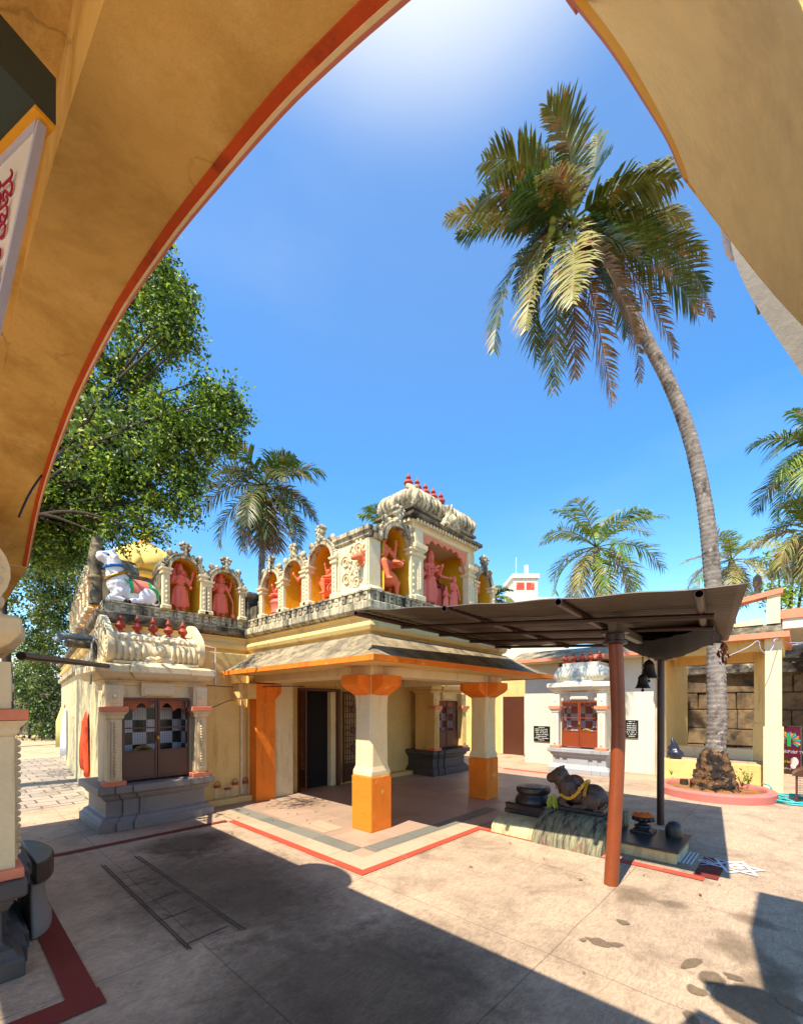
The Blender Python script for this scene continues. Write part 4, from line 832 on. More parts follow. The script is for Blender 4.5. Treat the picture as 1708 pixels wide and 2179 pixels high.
# ------------------------------------------------------------------ statues
def hand(mb, p, d, r=.017):
    """palm, four unequal fingers and a thumb, pointing along d"""
    p = Vector(p); d = Vector(d).normalized(); s = d.cross(Vector((0, 1, 0.2))).normalized(); n = s.cross(d)
    mb.ball(p + d * .015, (.020, .016, .024), 9, 6)
    for k in range(4):
        b = p + d * .03 + s * (-.018 + .012 * k); L = (.030, .038, .040, .032)[k]
        mb.tube([b, b + d * L * .6 + n * -.004, b + d * L + n * -.012], [.0085, .008, .006], 6)
    b = p + d * .008 + s * .02; mb.tube([b, b + d * .02 + s * .016, b + d * .036 + s * .018], [.009, .008, .006], 6)
def figure(mb, arms, seat=None, lean=0.0, skirt=True, horse=False, legs=None, crown=1.0):
    dz = 0.0 if not seat else seat - .48
    def q(x, y, z): return Vector((x + lean * max(0, z - .3), y, z + dz))
    mb.ball(q(0, 0, .50), (.105, .078, .085)); mb.ball(q(0, 0, .59), (.078, .060, .09)); mb.ball(q(0, -.005, .69), (.108, .072, .085)); mb.ball(q(0, 0, .745), (.115, .058, .05))
    for s in (-1, 1): mb.ball(q(.048 * s, -.055, .70), (.038, .025, .032))
    mb.limb(q(0, 0, .76), .042, q(0, -.005, .83), .036)
    h = q(0, -.012, .885)
    mb.ball(h, (.052, .058, .07), 14, 10); mb.ball(h + Vector((0, -.035, -.03)), (.034, .03, .03))
    if horse: mb.limb(h + Vector((0, -.03, 0)), .045, h + Vector((0, -.11, -.045)), .03)
    else:
        mb.limb(h + Vector((0, -.055, .012)), .009, h + Vector((0, -.068, -.012)), .012, 6)     # nose
        mb.ball(h + Vector((0, -.056, -.034)), (.02, .008, .008), 8, 5)                          # mouth
        for s in (-1, 1):
            mb.ball(h + Vector((.021 * s, -.050, .010)), (.012, .008, .007), 8, 5); mb.ball(h + Vector((.021 * s, -.052, .026)), (.018, .008, .005), 8, 5)
    for s in (-1, 1): mb.ball(h + Vector((.055 * s, .0, -.005)), (.012, .018, .03), 8, 6)
    mb.ball(h + Vector((0, .03, -.02)), (.06, .045, .075))                                       # hair roll
    mb.lathe([(.001, .02), (.062, .022), (.064, .045), (.052, .055), (.056, .075), (.044, .10), (.046, .115), (.03, .15 * crown), (.022, .165 * crown), (.010, .20 * crown), (.001, .21 * crown)], h + Vector((0, .004, 0)), 14)
    mb.lathe([(.075, .0), (.09, .004), (.09, .02), (.075, .024)], q(0, -.01, .775), 14, 1.0, .7)  # necklace
    mb.lathe([(.10, 0), (.112, .006), (.112, .03), (.10, .036)], q(0, 0, .53), 14, 1.0, .76)      # belt
    for (s, e, hd, d) in arms:
        sh = q(.125 * s, 0, .755); e_ = q(*e); h_ = q(*hd)
        mb.ball(sh, .042); mb.limb(sh, .036, e_, .029); mb.limb(e_, .030, h_, .019); mb.lathe([(.020, -.01), (.026, -.008), (.026, .008), (.020, .01)], h_, 8); hand(mb, h_, d)
    if not seat:
        for s in (-1, 1):
            kx = (.06 if not legs else legs[0 if s < 0 else 1])
            mb.limb((.055 * s, 0, .47), .072, (kx * s, -.012, .27), .052); mb.limb((kx * s, -.012, .27), .05, (kx * s * .95, .005, .06), .033)
            mb.limb((kx * s * .95, .0, .03), .03, (kx * s * 1.1, -.085, .018), .022)
        if skirt:
            mb.lathe([(.105, .50), (.118, .40), (.122, .25), (.115, .12), (.10, .10)], (0, 0, 0), 16, 1.0, .62)
            mb.limb((0, -.07, .48), .022, (0, -.075, .14), .016)
            for s in (-1, 1): mb.limb((.12 * s, 0, .50), .02, (.155 * s, .01, .16), .026)
    else:
        for (s, kn, an) in (legs or ((-1, (-.17, -.14, .03), (-.05, -.20, -.02)), (1, (.17, -.14, .03), (.14, -.17, -.26)))):
            z0 = Vector((0, 0, seat)); K = z0 + Vector(kn); A_ = z0 + Vector(an)
            mb.limb(z0 + Vector((.06 * s, -.01, .01)), .074, K, .055); mb.limb(K, .052, A_, .033); mb.limb(A_, .03, A_ + Vector((.02 * s, -.08, -.02)), .022)
def statue(name, label, M_, local, sc, m_, build, extra=None, rz=0.0, group=None, vox=.0115):
    t = thing(name, label, 'statue', group=group)
    sc *= 1.05; mb = MB(Matrix.Diagonal((sc * 1.1, sc * 1.1, sc, 1)).to_4x4()); build(mb)
    link('figure', sculpt(mb, vox * sc / .8, 1), m_, t, 180)
    for nm, fn, mm in (extra or []):
        e = MB(Matrix.Diagonal((sc * 1.1, sc * 1.1, sc, 1)).to_4x4()); fn(e); e.build(nm, mm, t, smooth=40)
    loc = (M_ @ Matrix.Translation(local)).to_translation()
    t.location = loc; t.rotation_euler = (0, 0, M_.to_euler().z + rz); return t
PK, OR = MT['pinkstat'], MT['orangestat']
fold = [(-1, (-.17, -.03, .60), (-.12, -.14, .60), (.5, -.8, .3)), (1, (.17, -.03, .60), (.13, -.14, .57), (0, -1, -.1))]
up = [(-1, (-.20, .02, .66), (-.23, -.02, .83), (0, 0, 1)), (1, (.20, .02, .66), (.23, -.02, .83), (0, 0, 1))]
def disc(mb, c, r, th=.02, k=0):
    pts = []
    N_ = 48 if k else 28
    for i in range(N_):
        a = 2 * math.pi * i / N_; q = r * (1.0 + (.38 if k and i % 4 in (0,) else 0)); pts.append((c[0] + q * math.cos(a), c[2] + q * math.sin(a)))
    mb.prism(pts, 'y', c[1], c[1] + th)
Y0 = (0, .16, .005)
statue('deity_statue', 'four armed horse headed pink statue standing in the niche nearest the white bull', NM[0], (-.02, .16, .005), .72, PK,
       lambda b: figure(b, fold + up, horse=True),
       [('halo', lambda e: (e.ball((-.09, .07, .86), (.07, .03, .11)), e.ball((.09, .07, .86), (.07, .03, .11)), e.ball((0, .08, 1.0), (.08, .03, .10))), PK), ('conch', lambda e: e.ball((.24, -.03, .90), (.035, .03, .05)), OR), ('water_pot', lambda e: e.ball((.14, -.17, .53), (.03, .03, .04)), OR)])
statue('deity_statue', 'pink statue with a spiked sun halo and a long mace reaching down', NM[1], (-.02, .16, .005), .72, PK,
       lambda b: figure(b, [(-1, (-.17, -.04, .62), (-.12, -.13, .70), (0, -.3, 1)), (1, (.18, -.02, .60), (.22, -.08, .44), (.1, -.2, -1))] + up),
       [('halo', lambda e: disc(e, (0, .05, .90), .13, .02, 1), PK), ('mace', lambda e: (e.tube([(.23, -.10, .44), (.22, -.10, .12)], [.012, .014], 8), e.ball((.22, -.10, .07), (.042, .042, .06))), PK), ('conch', lambda e: e.ball((.24, -.03, .91), (.03, .03, .045)), OR)])
statue('deity_statue', 'pink statue seated on a round drum in the first niche beyond the inner corner', NM[2], (.12, .13, .005), .70, PK,
       lambda b: figure(b, [(-1, (-.19, -.06, .60), (-.17, -.13, .74), (0, 0, 1)), (1, (.18, -.05, .60), (.14, -.16, .54), (0, -1, -.2))], seat=.42, legs=((-1, (-.19, -.10, .02), (.05, -.19, .02)), (1, (.19, -.10, .02), (-.05, -.20, -.01)))),
       [('drum_seat', lambda e: e.lathe([(.20, 0), (.22, .03), (.19, .09), (.21, .20), (.24, .26), (.20, .33), (.12, .36)], (0, -.02, 0), 18), PK)])
statue('deity_statue', 'orange statue standing behind a niche pilaster with one open palm raised', NM[3], (.14, .14, .005), .74, OR,
       lambda b: figure(b, [(-1, (-.19, -.05, .60), (-.22, -.13, .72), (-.2, 0, 1)), (1, (.17, -.03, .60), (.14, -.12, .52), (0, -1, -.2))]))
def cow(mb, k=1.0):
    mb.ball((0, 0, .30), (.30, .14, .15)); mb.ball((-.2, 0, .31), (.15, .13, .15)); mb.limb((-.30, 0, .36), .085, (-.42, 0, .50), .06); mb.limb((-.43, 0, .52), .062, (-.55, 0, .46), .042)
    for s in (-1, 1):
        mb.limb((-.42, .05 * s, .57), .02, (-.40, .10 * s, .60), .012); mb.limb((-.45, .04 * s, .57), .016, (-.46, .06 * s, .64), .006)
        for x in (-.24, .22): mb.limb((x, .08 * s, .24), .05, (x - .01, .08 * s, .12), .034); mb.limb((x - .01, .08 * s, .12), .032, (x, .08 * s, .02), .028)
    mb.limb((.29, 0, .36), .018, (.33, 0, .14), .014)
t = statue('deity_statue', 'orange rider on a small bull in the third niche from the inner corner', NM[4], (.08, .20, .005), .68, OR,
       lambda b: (cow(b), figure(b, [(-1, (-.20, -.04, .62), (-.19, -.10, .80), (0, 0, 1)), (1, (.18, -.05, .60), (.12, -.16, .56), (-.4, -1, 0))], seat=.50, legs=((-1, (-.14, -.18, -.02), (-.12, -.18, -.30)), (1, (.16, -.17, .0), (-.02, -.22, .0))))))
t = statue('deity_statue', 'orange rider with crossed leg seated on a deer in the tower side niche', NM[5], (-.12, .18, .005), .84, OR,
       lambda b: (cow(b), figure(b, [(-1, (-.19, -.04, .62), (-.15, -.13, .56), (0, -1, 0)), (1, (.21, -.03, .64), (.20, -.08, .84), (0, 0, 1)), (1, (.20, -.06, .60), (.24, -.14, .56), (.5, -.8, .1))], seat=.50, legs=((-1, (-.13, -.16, -.02), (-.08, -.20, -.27)), (1, (.22, -.14, .03), (.02, -.22, .0))))),)
t.rotation_euler.z += R(150) * 0
HM = T3(2.61, .98, ZN)
statue('deity_statue', 'tall crowned central statue of the tower group stretching one arm out', HM, (-.14, .16, .005), .86, PK,
       lambda b: figure(b, [(-1, (-.16, -.07, .62), (-.07, -.16, .62), (.6, -.6, .3)), (-1, (-.17, -.03, .68), (.0, -.14, .70), (.5, -.5, .5)), (1, (.22, -.05, .62), (.36, -.12, .60), (1, -.2, .2)), (1, (.16, -.06, .64), (.13, -.15, .74), (0, -.2, 1))], legs=(.06, .12)))
statue('deity_statue', 'smaller statue left of the tower group with both arms lifted to its face', HM, (-.44, .10, .005), .66, PK,
       lambda b: figure(b, [(-1, (-.17, -.06, .64), (-.10, -.12, .84), (.2, -.2, 1)), (1, (.18, -.08, .70), (.12, -.12, .88), (-.2, -.1, 1))]))
statue('deity_statue', 'statue with one raised fist at the back left of the tower group', HM, (-.40, .34, .005), .90, PK,
       lambda b: figure(b, [(-1, (-.16, -.02, .88), (-.10, -.04, 1.08), (0, 0, 1)), (1, (.17, -.05, .60), (.12, -.13, .64), (0, -.6, .6))]))
statue('deity_statue', 'statue of a woman in a draped cloth at the right of the tower group', HM, (.36, .06, .005), .58, PK,
       lambda b: figure(b, [(-1, (-.17, -.05, .60), (-.12, -.14, .66), (-.1, -.4, 1)), (1, (.17, -.02, .58), (.17, -.06, .42), (0, -.2, -1))], crown=.4))
statue('deity_statue', 'seated statue with a broad round halo behind the outstretched arm', HM, (.20, .36, .22), .62, MT['finial'],
       lambda b: figure(b, [(-1, (-.17, -.05, .60), (-.15, -.14, .54), (0, -1, 0)), (1, (.17, -.05, .60), (.15, -.14, .54), (0, -1, 0))], seat=.36),
       [('halo', lambda e: disc(e, (0, .08, .70), .34, .04), MT['finial']), ('seat', lambda e: e.lathe([(.24, -.34), (.22, -.1), (.20, .30)], (0, .02, 0), 16), PK)])
statue('deity_statue', 'dwarf statue crouching at the feet of the tower group', HM, (.12, .04, .005), .36, PK,
       lambda b: figure(b, [(-1, (-.2, -.05, .62), (-.24, -.12, .74), (0, 0, 1)), (1, (.2, -.05, .62), (.24, -.12, .60), (.6, -.4, 0))]), vox=.014)
statue('deity_statue', 'orange statue half hidden by the shed roof in the far right niche', NM[6], (-.12, .16, .005), .72, OR,
       lambda b: figure(b, [(-1, (-.18, -.04, .60), (-.13, -.14, .56), (0, -1, 0)), (1, (.20, -.02, .66), (.22, -.04, .83), (0, 0, 1))]))
for k in range(5):
    statue('deity_statue', 'small orange statue in an alley side niche seen edge on', T3(-1.16 + .075 * k, 4.98 + .66 * k, ZN, R(-84)), (0, .08, .005), .66, OR,
           lambda b: figure(b, fold), group='statues in the alley side niches', vox=.016)
# ------------------------------------------------------------------ bulls
def bull(mb, up_=1.0, hump=1.0, tall=False):
    mb.ball((-.27, 0, .25), (.27, .215, .25), 16, 10); mb.ball((0, 0, .26), (.32, .205, .23), 16, 10); mb.ball((.22, 0, .30), (.21, .185, .25), 16, 10)
    mb.ball((.12, 0, .50), (.14 * hump, .09, .10 * hump), 12, 8)
    n1 = Vector((.40, 0, .58)); hd = Vector((.43, 0, .66)); mz = hd + Vector((.21, 0, -.03)); w = 1.3
    if not tall: n1 = Vector((.40, 0, .50)); hd = Vector((.44, 0, .60)); mz = hd + Vector((.20, 0, -.07)); w = 1.75
    if tall: n1 = Vector((.34, 0, .66)); hd = Vector((.385, 0, .83)); mz = hd + Vector((.185, 0, .015)); w = 1.6
    mb.limb((.26, 0, .38), .17 + .03 * (w - 1) / .3, n1, .105 * w); mb.limb(n1, .105 * w, hd, .10 * w); mb.limb(hd, .10 * w, mz, .064 * w); mb.ball(mz + Vector((.015, 0, .0)), (.058 * w, .07 * w, .058 * w))
    mb.limb((.34, 0, .22), .06, n1 + Vector((.05, 0, -.08)), .035)
    for s in (-1, 1):
        mb.limb(hd + Vector((-.03, .075 * s, .035)), .026, hd + Vector((-.06, .20 * s, .03)), .022); mb.ball(hd + Vector((-.05, .16 * s, .03)), (.025, .06, .032))
        mb.tube([hd + Vector((-.02, .05 * s, .075 * w)), hd + Vector((-.04, .085 * s, .11 * w)), hd + Vector((-.03, .075 * s, (.14 if tall else .11) * w))], [.035, .028, .012], 8)
        mb.ball(hd + Vector((.075, .072 * s, .03)), (.02, .014, .016)); mb.ball(hd + Vector((.07, .066 * s, .052)), (.032, .014, .010)); mb.ball(mz + Vector((.055, .028 * s, .012)), (.01, .010, .008))
        mb.limb((.26, .15 * s, .20), .095, (.40, .18 * s, .09), .07); mb.limb((.40, .18 * s, .085), .066, (.21, .215 * s, .05), .046); mb.ball((.17, .215 * s, .038), (.05, .04, .036))
        mb.ball((-.26, .175 * s, .19), (.20, .085, .17)); mb.limb((-.14, .22 * s, .07), .066, (.05, .235 * s, .05), .046); mb.ball((.09, .235 * s, .036), (.05, .04, .034))
    mb.tube(catmull([(-.53, 0, .30), (-.56, .04, .15), (-.48, .16, .05), (-.34, .25, .04)], 4), [.024] * 13, 8)
def bull_thing(name, label, loc, rz, sc, m_, up_, hump, vox=.0145):
    t = thing(name, label, 'statue'); S = Matrix.Diagonal((sc, sc, sc * (1.16 if up_ > 1.2 else 1.1), 1)).to_4x4()
    mb = MB(S); bull(mb, up_, hump, up_ > 1.2); link('body', sculpt(mb, vox * sc, 2), m_, t, 180)
    t['at'] = [*loc, rz]; return t, S
def settle(t):                                          # parts are modelled at the origin, then the whole thing is put in place
    a = list(t['at']); del t['at']; t.location = a[:3]; t.rotation_euler = (0, 0, a[3])
def hoop(mb, p, ax, r1, r2, w, n=28, a0=0, a1=360, flat=.4):
    ax = Vector(ax).normalized(); s = ax.cross(Vector((0, 1, 0))).normalized(); y = Vector((0, 1, 0)); p = Vector(p)
    pts = [p + y * r1 * math.cos(R(a0 + (a1 - a0) * k / n)) + s * r2 * math.sin(R(a0 + (a1 - a0) * k / n)) for k in range(n + 1)]
    mb.tube(pts, w, 8, cap=True)
    return pts
bt, S = bull_thing('bull_statue', 'white lying bull statue with blue collar and salmon saddle cloth on the roof corner', (-.83, 4.36, ZN + .01), R(180 - 3), .68, MT['whitebull'], 1.75, .6)
m = MB(S); hoop(m, (.345, 0, .69), (.2, 0, 1), .172, .182, .028); m.build('collar', MT['blue'], bt, smooth=60)
m = MB(S); hoop(m, (.30, 0, .53), (.5, 0, 1), .20, .22, .034); m.build('bell_band', MT['brass'], bt, smooth=60)
def drape(x0, x1, k, a0, a1, y, z0, rz_, name, mm, n=14):
    m = MB(S); ro = []
    for i in range(k + 1):
        x = x0 + (x1 - x0) * i / k; q = math.sqrt(max(.05, 1 - (x / .56) ** 4))
        ro.append([(x, y * q * math.sin(R(a0 + (a1 - a0) * j / n)), z0 + rz_ * q * math.cos(R(a0 + (a1 - a0) * j / n))) for j in range(n + 1)])
    ro2 = [[(p[0], p[1] * .93, p[2] - .012) for p in r_] for r_ in ro]
    m.loft(ro, cap=False, closed=False); m.loft(ro2, cap=False, closed=False)
    return m.build(name, mm, bt, smooth=60)
sd = drape(-.30, .02, 6, -100, 100, .228, .27, .245, 'saddle_cloth', MT['saddle'])
drape(.02, .07, 2, -104, 104, .232, .27, .247, 'saddle_border', MT['green']); drape(-.36, -.30, 2, -104, 104, .232, .27, .247, 'saddle_border', MT['green'])
m = MB(S)
for s in (-1, 1):
    m.tube(catmull([(-.36, .20 * s, .36), (-.44, .19 * s, .33), (-.50, .16 * s, .27)], 4), [.022] * 9, 8); m.ball((-.48, .175 * s, .22), (.03, .02, .05))
    m.tube(catmull([(.06, .21 * s, .38), (.16, .19 * s, .44), (.26, .17 * s, .50)], 4), [.014] * 9, 8)
m.build('tassel', MT['green'], bt, smooth=60)
m = MB(S)
for s in (-1, 1): m.ball((.165, .218 * s, .034), (.056, .045, .038)); m.ball((.10, .238 * s, .032), (.055, .044, .036))
m.build('hoof', MT['black'], bt, smooth=60)
m = MB(S)
hd = Vector((.385, 0, .83))
for s in (-1, 1): m.ball(hd + Vector((.085, .128 * s, .04)), (.022, .016, .018)); m.ball(hd + Vector((.29, .04 * s, .03)), (.008, .012, .009))
m.build('eye', MT['black'], bt, smooth=60); settle(bt)
# ------------------------------------------------------------------ Nandi altar in front of the porch
nd, S = bull_thing('nandi_statue', 'dark oiled stone bull lying on the stained plinth with a yellow garland', (2.80, -1.10, .365), R(90), .60, MT['nandi'], 1.0, 1.45)
m = MB(S); m.box(-.56, .46, -.27, .27, -.06, .02); m.build('base_slab', MT['blackstone'], nd, bevel=.01); settle(nd)
# garland loops over the hump and down the viewer's side
m = MB(Matrix.Translation((2.80, -1.10, .365)) @ Matrix.Rotation(R(90), 4, 'Z') @ S)
gp = catmull([(.34, .20, .24), (.22, .235, .20), (.10, .255, .22), (0, .255, .30), (-.08, .22, .42), (-.13, .12, .51), (-.15, 0, .535), (-.13, -.12, .51), (-.06, -.22, .40)], 7)
rr = random.Random(3)
for p in gp:
    m.ball(p, (.034, .030, .034), 7, 5); m.ball(p + Vector((rr.uniform(-.02, .02), rr.uniform(0, .02), rr.uniform(-.02, .02))), .022, 6, 4)
for x in (-.14, -.17): m.tube(catmull([(x, .0, .53), (x - .02, .14, .49), (x - .01, .22, .36), (x, .235, .28)], 5), .012, 6)
tag(m.build('garland', MT['garland'], smooth=60), 'yellow flower garland draped over the dark stone bull', 'garland')
m = MB(Matrix.Translation((2.80, -1.10, .365)) @ Matrix.Rotation(R(90), 4, 'Z') @ S); m.lathe([(.001, .06), (.02, .06), (.03, .05), (.042, .01), (.055, -.03), (.05, -.035), (.001, -.03)], (.46, .10, .36), 14)
tag(m.build('bell', MT['brass'], smooth=50), 'small brass bell hanging at the neck of the dark stone bull', 'bell')
m = MB(); rr = random.Random(8)
for k in range(9):
    c = Vector((2.62 + rr.uniform(-.03, .03), -.80 + rr.uniform(-.07, .05), .42 + rr.uniform(0, .03))); a = rr.uniform(0, 6.28); d = Vector((math.cos(a), math.sin(a), .4)) * .035; s = Vector((-d.y, d.x, .2)) * .5
    m.add([c - d, c + s, c + d, c - s], [(0, 1, 2, 3)])
tag(m.build('leaf_offering', MT['leaf_bright'], recalc=False), 'fresh green leaves laid at the feet of the dark stone bull', 'leaves')
# plinth: rounded low block, taller drip stained block, slab table
m = MB(); pf = [(2.16, 0), (2.17, .09), (2.22, .15), (2.34, .185), (3.3, .185), (3.3, 0)]
m.prism(pf, 'y', -.82, -.16)
pl = thing('altar_plinth', 'drip stained lime plinth under the dark stone bull and black pedestal', 'plinth', (2.5, -.9, 0))
m.build('low_block', MT['platform'], pl, smooth=40)
m = MB(); pf = [(2.13, 0), (2.16, .10), (2.26, .20), (2.40, .29), (2.50, .325), (3.2, .325), (3.2, 0)]
m.prism([(a + .02 * 0, b) for a, b in pf], 'y', -1.56, -.74); m.build('tall_block', MT['platform_red'], pl, smooth=40)
pd = thing('pedestal', 'black stone lotus pedestal on the left end of the altar plinth', 'pedestal', (2.86, -.42, .18))
m = MB(); m.stack(2.58, 3.14, -.72, -.12, [(0, .186), (0, .24), (-.015, .25), (-.01, .31), (.0, .32), (-.03, .335)]); m.build('square_base', MT['blackstone'], pd, bevel=.012)
m = MB(); m.lathe([(.245, .33), (.25, .36), (.235, .40), (.205, .43), (.20, .45), (.225, .47), (.235, .50), (.23, .54), (.21, .555), (.15, .558), (.001, .552)], (2.86, -.42, 0), 28); m.build('lotus_drum', MT['blackstone'], pd, smooth=40)
m = MB(); m.lathe([(.12, .558), (.11, .562), (.001, .562)], (2.86, -.42, 0), 16); m.build('powder', MT['nandi'], pd)
ta = thing('slab_table', 'low oily black slab on a stained block right of the stone bull', 'slab', (2.8, -1.9, 0))
m = MB(); m.box(2.44, 3.15, -2.22, -1.57, 0, .125); m.build('block', MT['platform'], ta, bevel=.012)
m = MB(); m.box(2.41, 3.22, -2.25, -1.50, .127, .155); m.build('slab', MT['slabtop'], ta, bevel=.006)
bw = thing('offering_bowl', 'black lotus bowl heaped with orange powder on the slab', 'bowl', (3.05, -1.78, .155))
c = Vector((2.98, -1.78, .157))
m = MB(); m.stack(c.x - .10, c.x + .10, c.y - .10, c.y + .10, [(.02, .157), (.02, .18), (0, .185), (-.02, .21)]); m.lathe([(.08, .21), (.10, .22), (.085, .245), (.055, .255), (.05, .27)], (c.x, c.y, 0), 20); m.build('foot', MT['blackstone'], bw, bevel=.004)
m = MB(); m.lathe([(.05, .27), (.09, .285), (.115, .32), (.12, .345), (.112, .35), (.001, .345)], (c.x, c.y, 0), 24)
for k in range(12): a = 2 * math.pi * k / 12; m.ball((c.x + .105 * math.cos(a), c.y + .105 * math.sin(a), .318), (.022, .022, .03), 8, 6)
m.build('bowl', MT['blackstone'], bw, smooth=50)
m = MB(); rr = random.Random(4); m.lathe([(.116, .349), (.10, .36), (.06, .372), (.001, .378)], (c.x, c.y, 0), 20)
for k in range(10): a = rr.uniform(0, 6.28); q = rr.uniform(0, .09); m.ball((c.x + q * math.cos(a), c.y + q * math.sin(a), .365), (.025, .025, .018), 8, 5)
m.build('powder', MT['turmeric'], bw, smooth=60)
m = MB(); m.lathe([(.001, 0), (.085, 0), (.088, .03), (.088, .10), (.080, .135), (.060, .165), (.03, .182), (.001, .187)], (2.98, -2.10, .156), 24)
tag(m.build('stone_dome', MT['blackstone'], smooth=40), 'small glossy black rounded stone on the right end of the slab', 'stone')
# chalk drawings
def chalk(mb, P, w=.012, z=.013):
    P = [Vector((p[0], p[1], 0)) for p in P]
    for p, q in zip(P, P[1:]): strip(mb, p, q, w, z)
m = MB(); c = at_z(1564, 1848)
for r0 in (.25, .215):
    for ph in (90, 270):
        chalk(m, [(c.x + r0 * math.cos(R(ph + 120 * k + 20)), c.y + r0 * math.sin(R(ph + 120 * k + 20))) for k in range(4)], .012, .012 + .001 * (ph == 90) + .002 * (r0 > .22))
for r0 in (.03, .05, .07): chalk(m, [(c.x + r0 * math.cos(R(30 * k)), c.y + r0 * math.sin(R(30 * k))) for k in range(13)], .009, .016)
tag(m.build('chalk_star', MT['chalk'], recalc=False), 'white chalk six pointed star drawn on the sunlit floor', 'floor drawing')
m = MB(); c = at_z(1478, 1828)
for k in range(4): chalk(m, [(c.x - .28, c.y + .10 - .035 * k), (c.x + .20, c.y + .10 - .035 * k)], .012, .013)
c = at_z(1500, 1836)
for r0 in (.02, .04, .06): chalk(m, [(c.x + r0 * math.cos(R(30 * k)), c.y + r0 * math.sin(R(30 * k))) for k in range(13)], .009, .014)
chalk(m, [(c.x - .16, c.y + .02), (c.x, c.y - .12), (c.x + .16, c.y + .02)], .008, .015)
tag(m.build('chalk_stripes', MT['chalk'], recalc=False), 'white chalk stripes and circle drawn at the foot of the slab', 'floor drawing')
# ------------------------------------------------------------------ shed roof on pipe posts
sh = thing('shed', 'open pipe shed with corrugated sheet roof over the stone bull', 'shed', (2.4, -1.6, 0))
FL, FR, BR, BL = Vector((.42, .57, 2.79)), Vector((.76, -2.93, 2.49)), Vector((4.30, -2.48, 2.56)), Vector((4.30, .78, 2.80))
def sp(u, v, h=0.0):                                    # u along the front edge left->right, v front->back
    p = FL.lerp(FR, u).lerp(BL.lerp(BR, u), v); return p + Vector((0, 0, h))
m = MB(); NU, NV = 60, 130; rows = []
for j in range(NV + 1):
    v = j / NV; rows.append([sp(u / NU * 1.0, v, .011 * math.sin(v * 2 * math.pi * 32) - .02 * math.sin(math.pi * u / NU) * (1 - v) + .006 * math.sin(u * .55)) for u in range(NU + 1)])
m.loft(rows, cap=False, closed=False)
ro = m.build('roof_sheet', MT['sheet'], sh, smooth=60, recalc=False)
sd_ = ro.modifiers.new('thick', 'SOLIDIFY'); sd_.thickness = .004
for u, ru in ((.02, .03), (.345, .03), (.655, .03), (.925, .03)):
    m = MB(); a, b = sp(u, -.012 if u > .1 else -.02, -.05), sp(u, .99, -.05); d = (b - a).normalized()
    N_ = 14
    for r_, flip in ((ru, False), (ru * .82, True)):
        s_ = d.cross(Vector((0, 0, 1))).normalized(); up_ = s_.cross(d)
        m.loft([[p + (s_ * math.cos(2 * math.pi * k / N_) + up_ * math.sin(2 * math.pi * k / N_)) * r_ for k in range(N_)] for p in (a, b)], cap=False)
    ring = [[a + (s_ * math.cos(2 * math.pi * k / N_) + up_ * math.sin(2 * math.pi * k / N_)) * r_ for k in range(N_)] for r_ in (ru, ru * .82)]
    m.loft(ring, cap=False); m.build('rafter', MT['postdark'], sh, smooth=50, recalc=False)
for v in (.20, .42, .64, .86):
    MB().tube([sp(.01, v, -.09), sp(.95, v, -.09)], .022, 10).build('purlin', MT['postdark'], sh, smooth=50)
p1, p2 = Vector((1.47, -1.87, 0)), Vector((4.11, -1.73, 0))
mid = at(1315, 1560, 4.10); top1 = at(1308, 1350, 4.07)
m = MB(); pp_ = catmull([p1, at(1309, 1720, 4.08), mid, at(1312, 1440, 4.08), top1], 5); m.tube(pp_, .063, 20); m.ball((at(1306, 1755, 4.08)), (.066, .066, .012), 18, 6); b = m.build('post', MT['post'], sh, smooth=50)
top2 = Vector((4.13, -1.73, 2.42)); m = MB(); m.tube([p2, top2], .047, 18); m.build('post', MT['postdark'], sh, smooth=50)
for c, w in ((top1, .11), (top2, .09)):
    m = MB(); m.lathe([(w * .7, -.10), (w, -.09), (w, -.07), (w * .75, -.06), (w * .75, 0), (w * 1.1, .005), (w * 1.1, .02), (.01, .02)], (c.x, c.y, c.z), 16)
    m.build('post_collar', MT['postdark'], sh, smooth=40)
d = (top2 - top1); dn = Vector((d.y, -d.x, 0)).normalized() * .035
m = MB(); m.loft([[p + dn, p - dn, p - dn + Vector((0, 0, .075)), p + dn + Vector((0, 0, .075))] for p in (top1 - d.normalized() * .1 + Vector((0, 0, .02)), top2 + d.normalized() * .15 + Vector((0, 0, .02)))])
m.build('beam', MT['sheet'], sh)
# bells on chains under the beam
def bell_obj(px, py0, py1, t_, lab, w):
    c = at(px, py1, t_); h = (py1 - py0) * t_ / FOC; r_ = w * t_ / FOC / 2; tz = top1.lerp(top2, max(0, min(1, (c.x - top1.x) / (top2.x - top1.x))))
    q = thing('bell', lab, 'bell', c)
    m = MB(); m.lathe([(r_ * .98, 0), (r_, .004), (r_ * .86, h * .12), (r_ * .70, h * .32), (r_ * .60, h * .6), (r_ * .58, h * .68), (r_ * .62, h * .69), (r_ * .62, h * .73), (r_ * .40, h * .9), (r_ * .16, h * .97), (.01, h)], c, 24); m.build('bell_body', MT['bronze'], q, smooth=40)
    m = MB(); m.tube([c + Vector((0, 0, h * .3)), c + Vector((0, 0, -h * .12))], .006, 6); m.ball(c + Vector((0, 0, -h * .14)), .018); m.build('clapper', MT['bronze'], q, smooth=60)
    m = MB(); z = c.z + h; k = 0
    while z < tz.z + .02:
        m.tube([(c.x + (.010 if k % 2 else 0) * math.cos(a), c.y + (0 if k % 2 else .010) * math.cos(a), z + .016 + .018 * math.sin(a)) for a in [2 * math.pi * i / 10 for i in range(11)]], .0032, 5); z += .026; k += 1
    m.build('chain', MT['bronze'], q)
bell_obj(1367, 1434, 1465, 4.95, 'smaller bronze bell, the lower of the two under the shed beam', 30)
bell_obj(1380, 1404, 1444, 5.35, 'larger bronze bell hanging higher under the shed beam', 36)
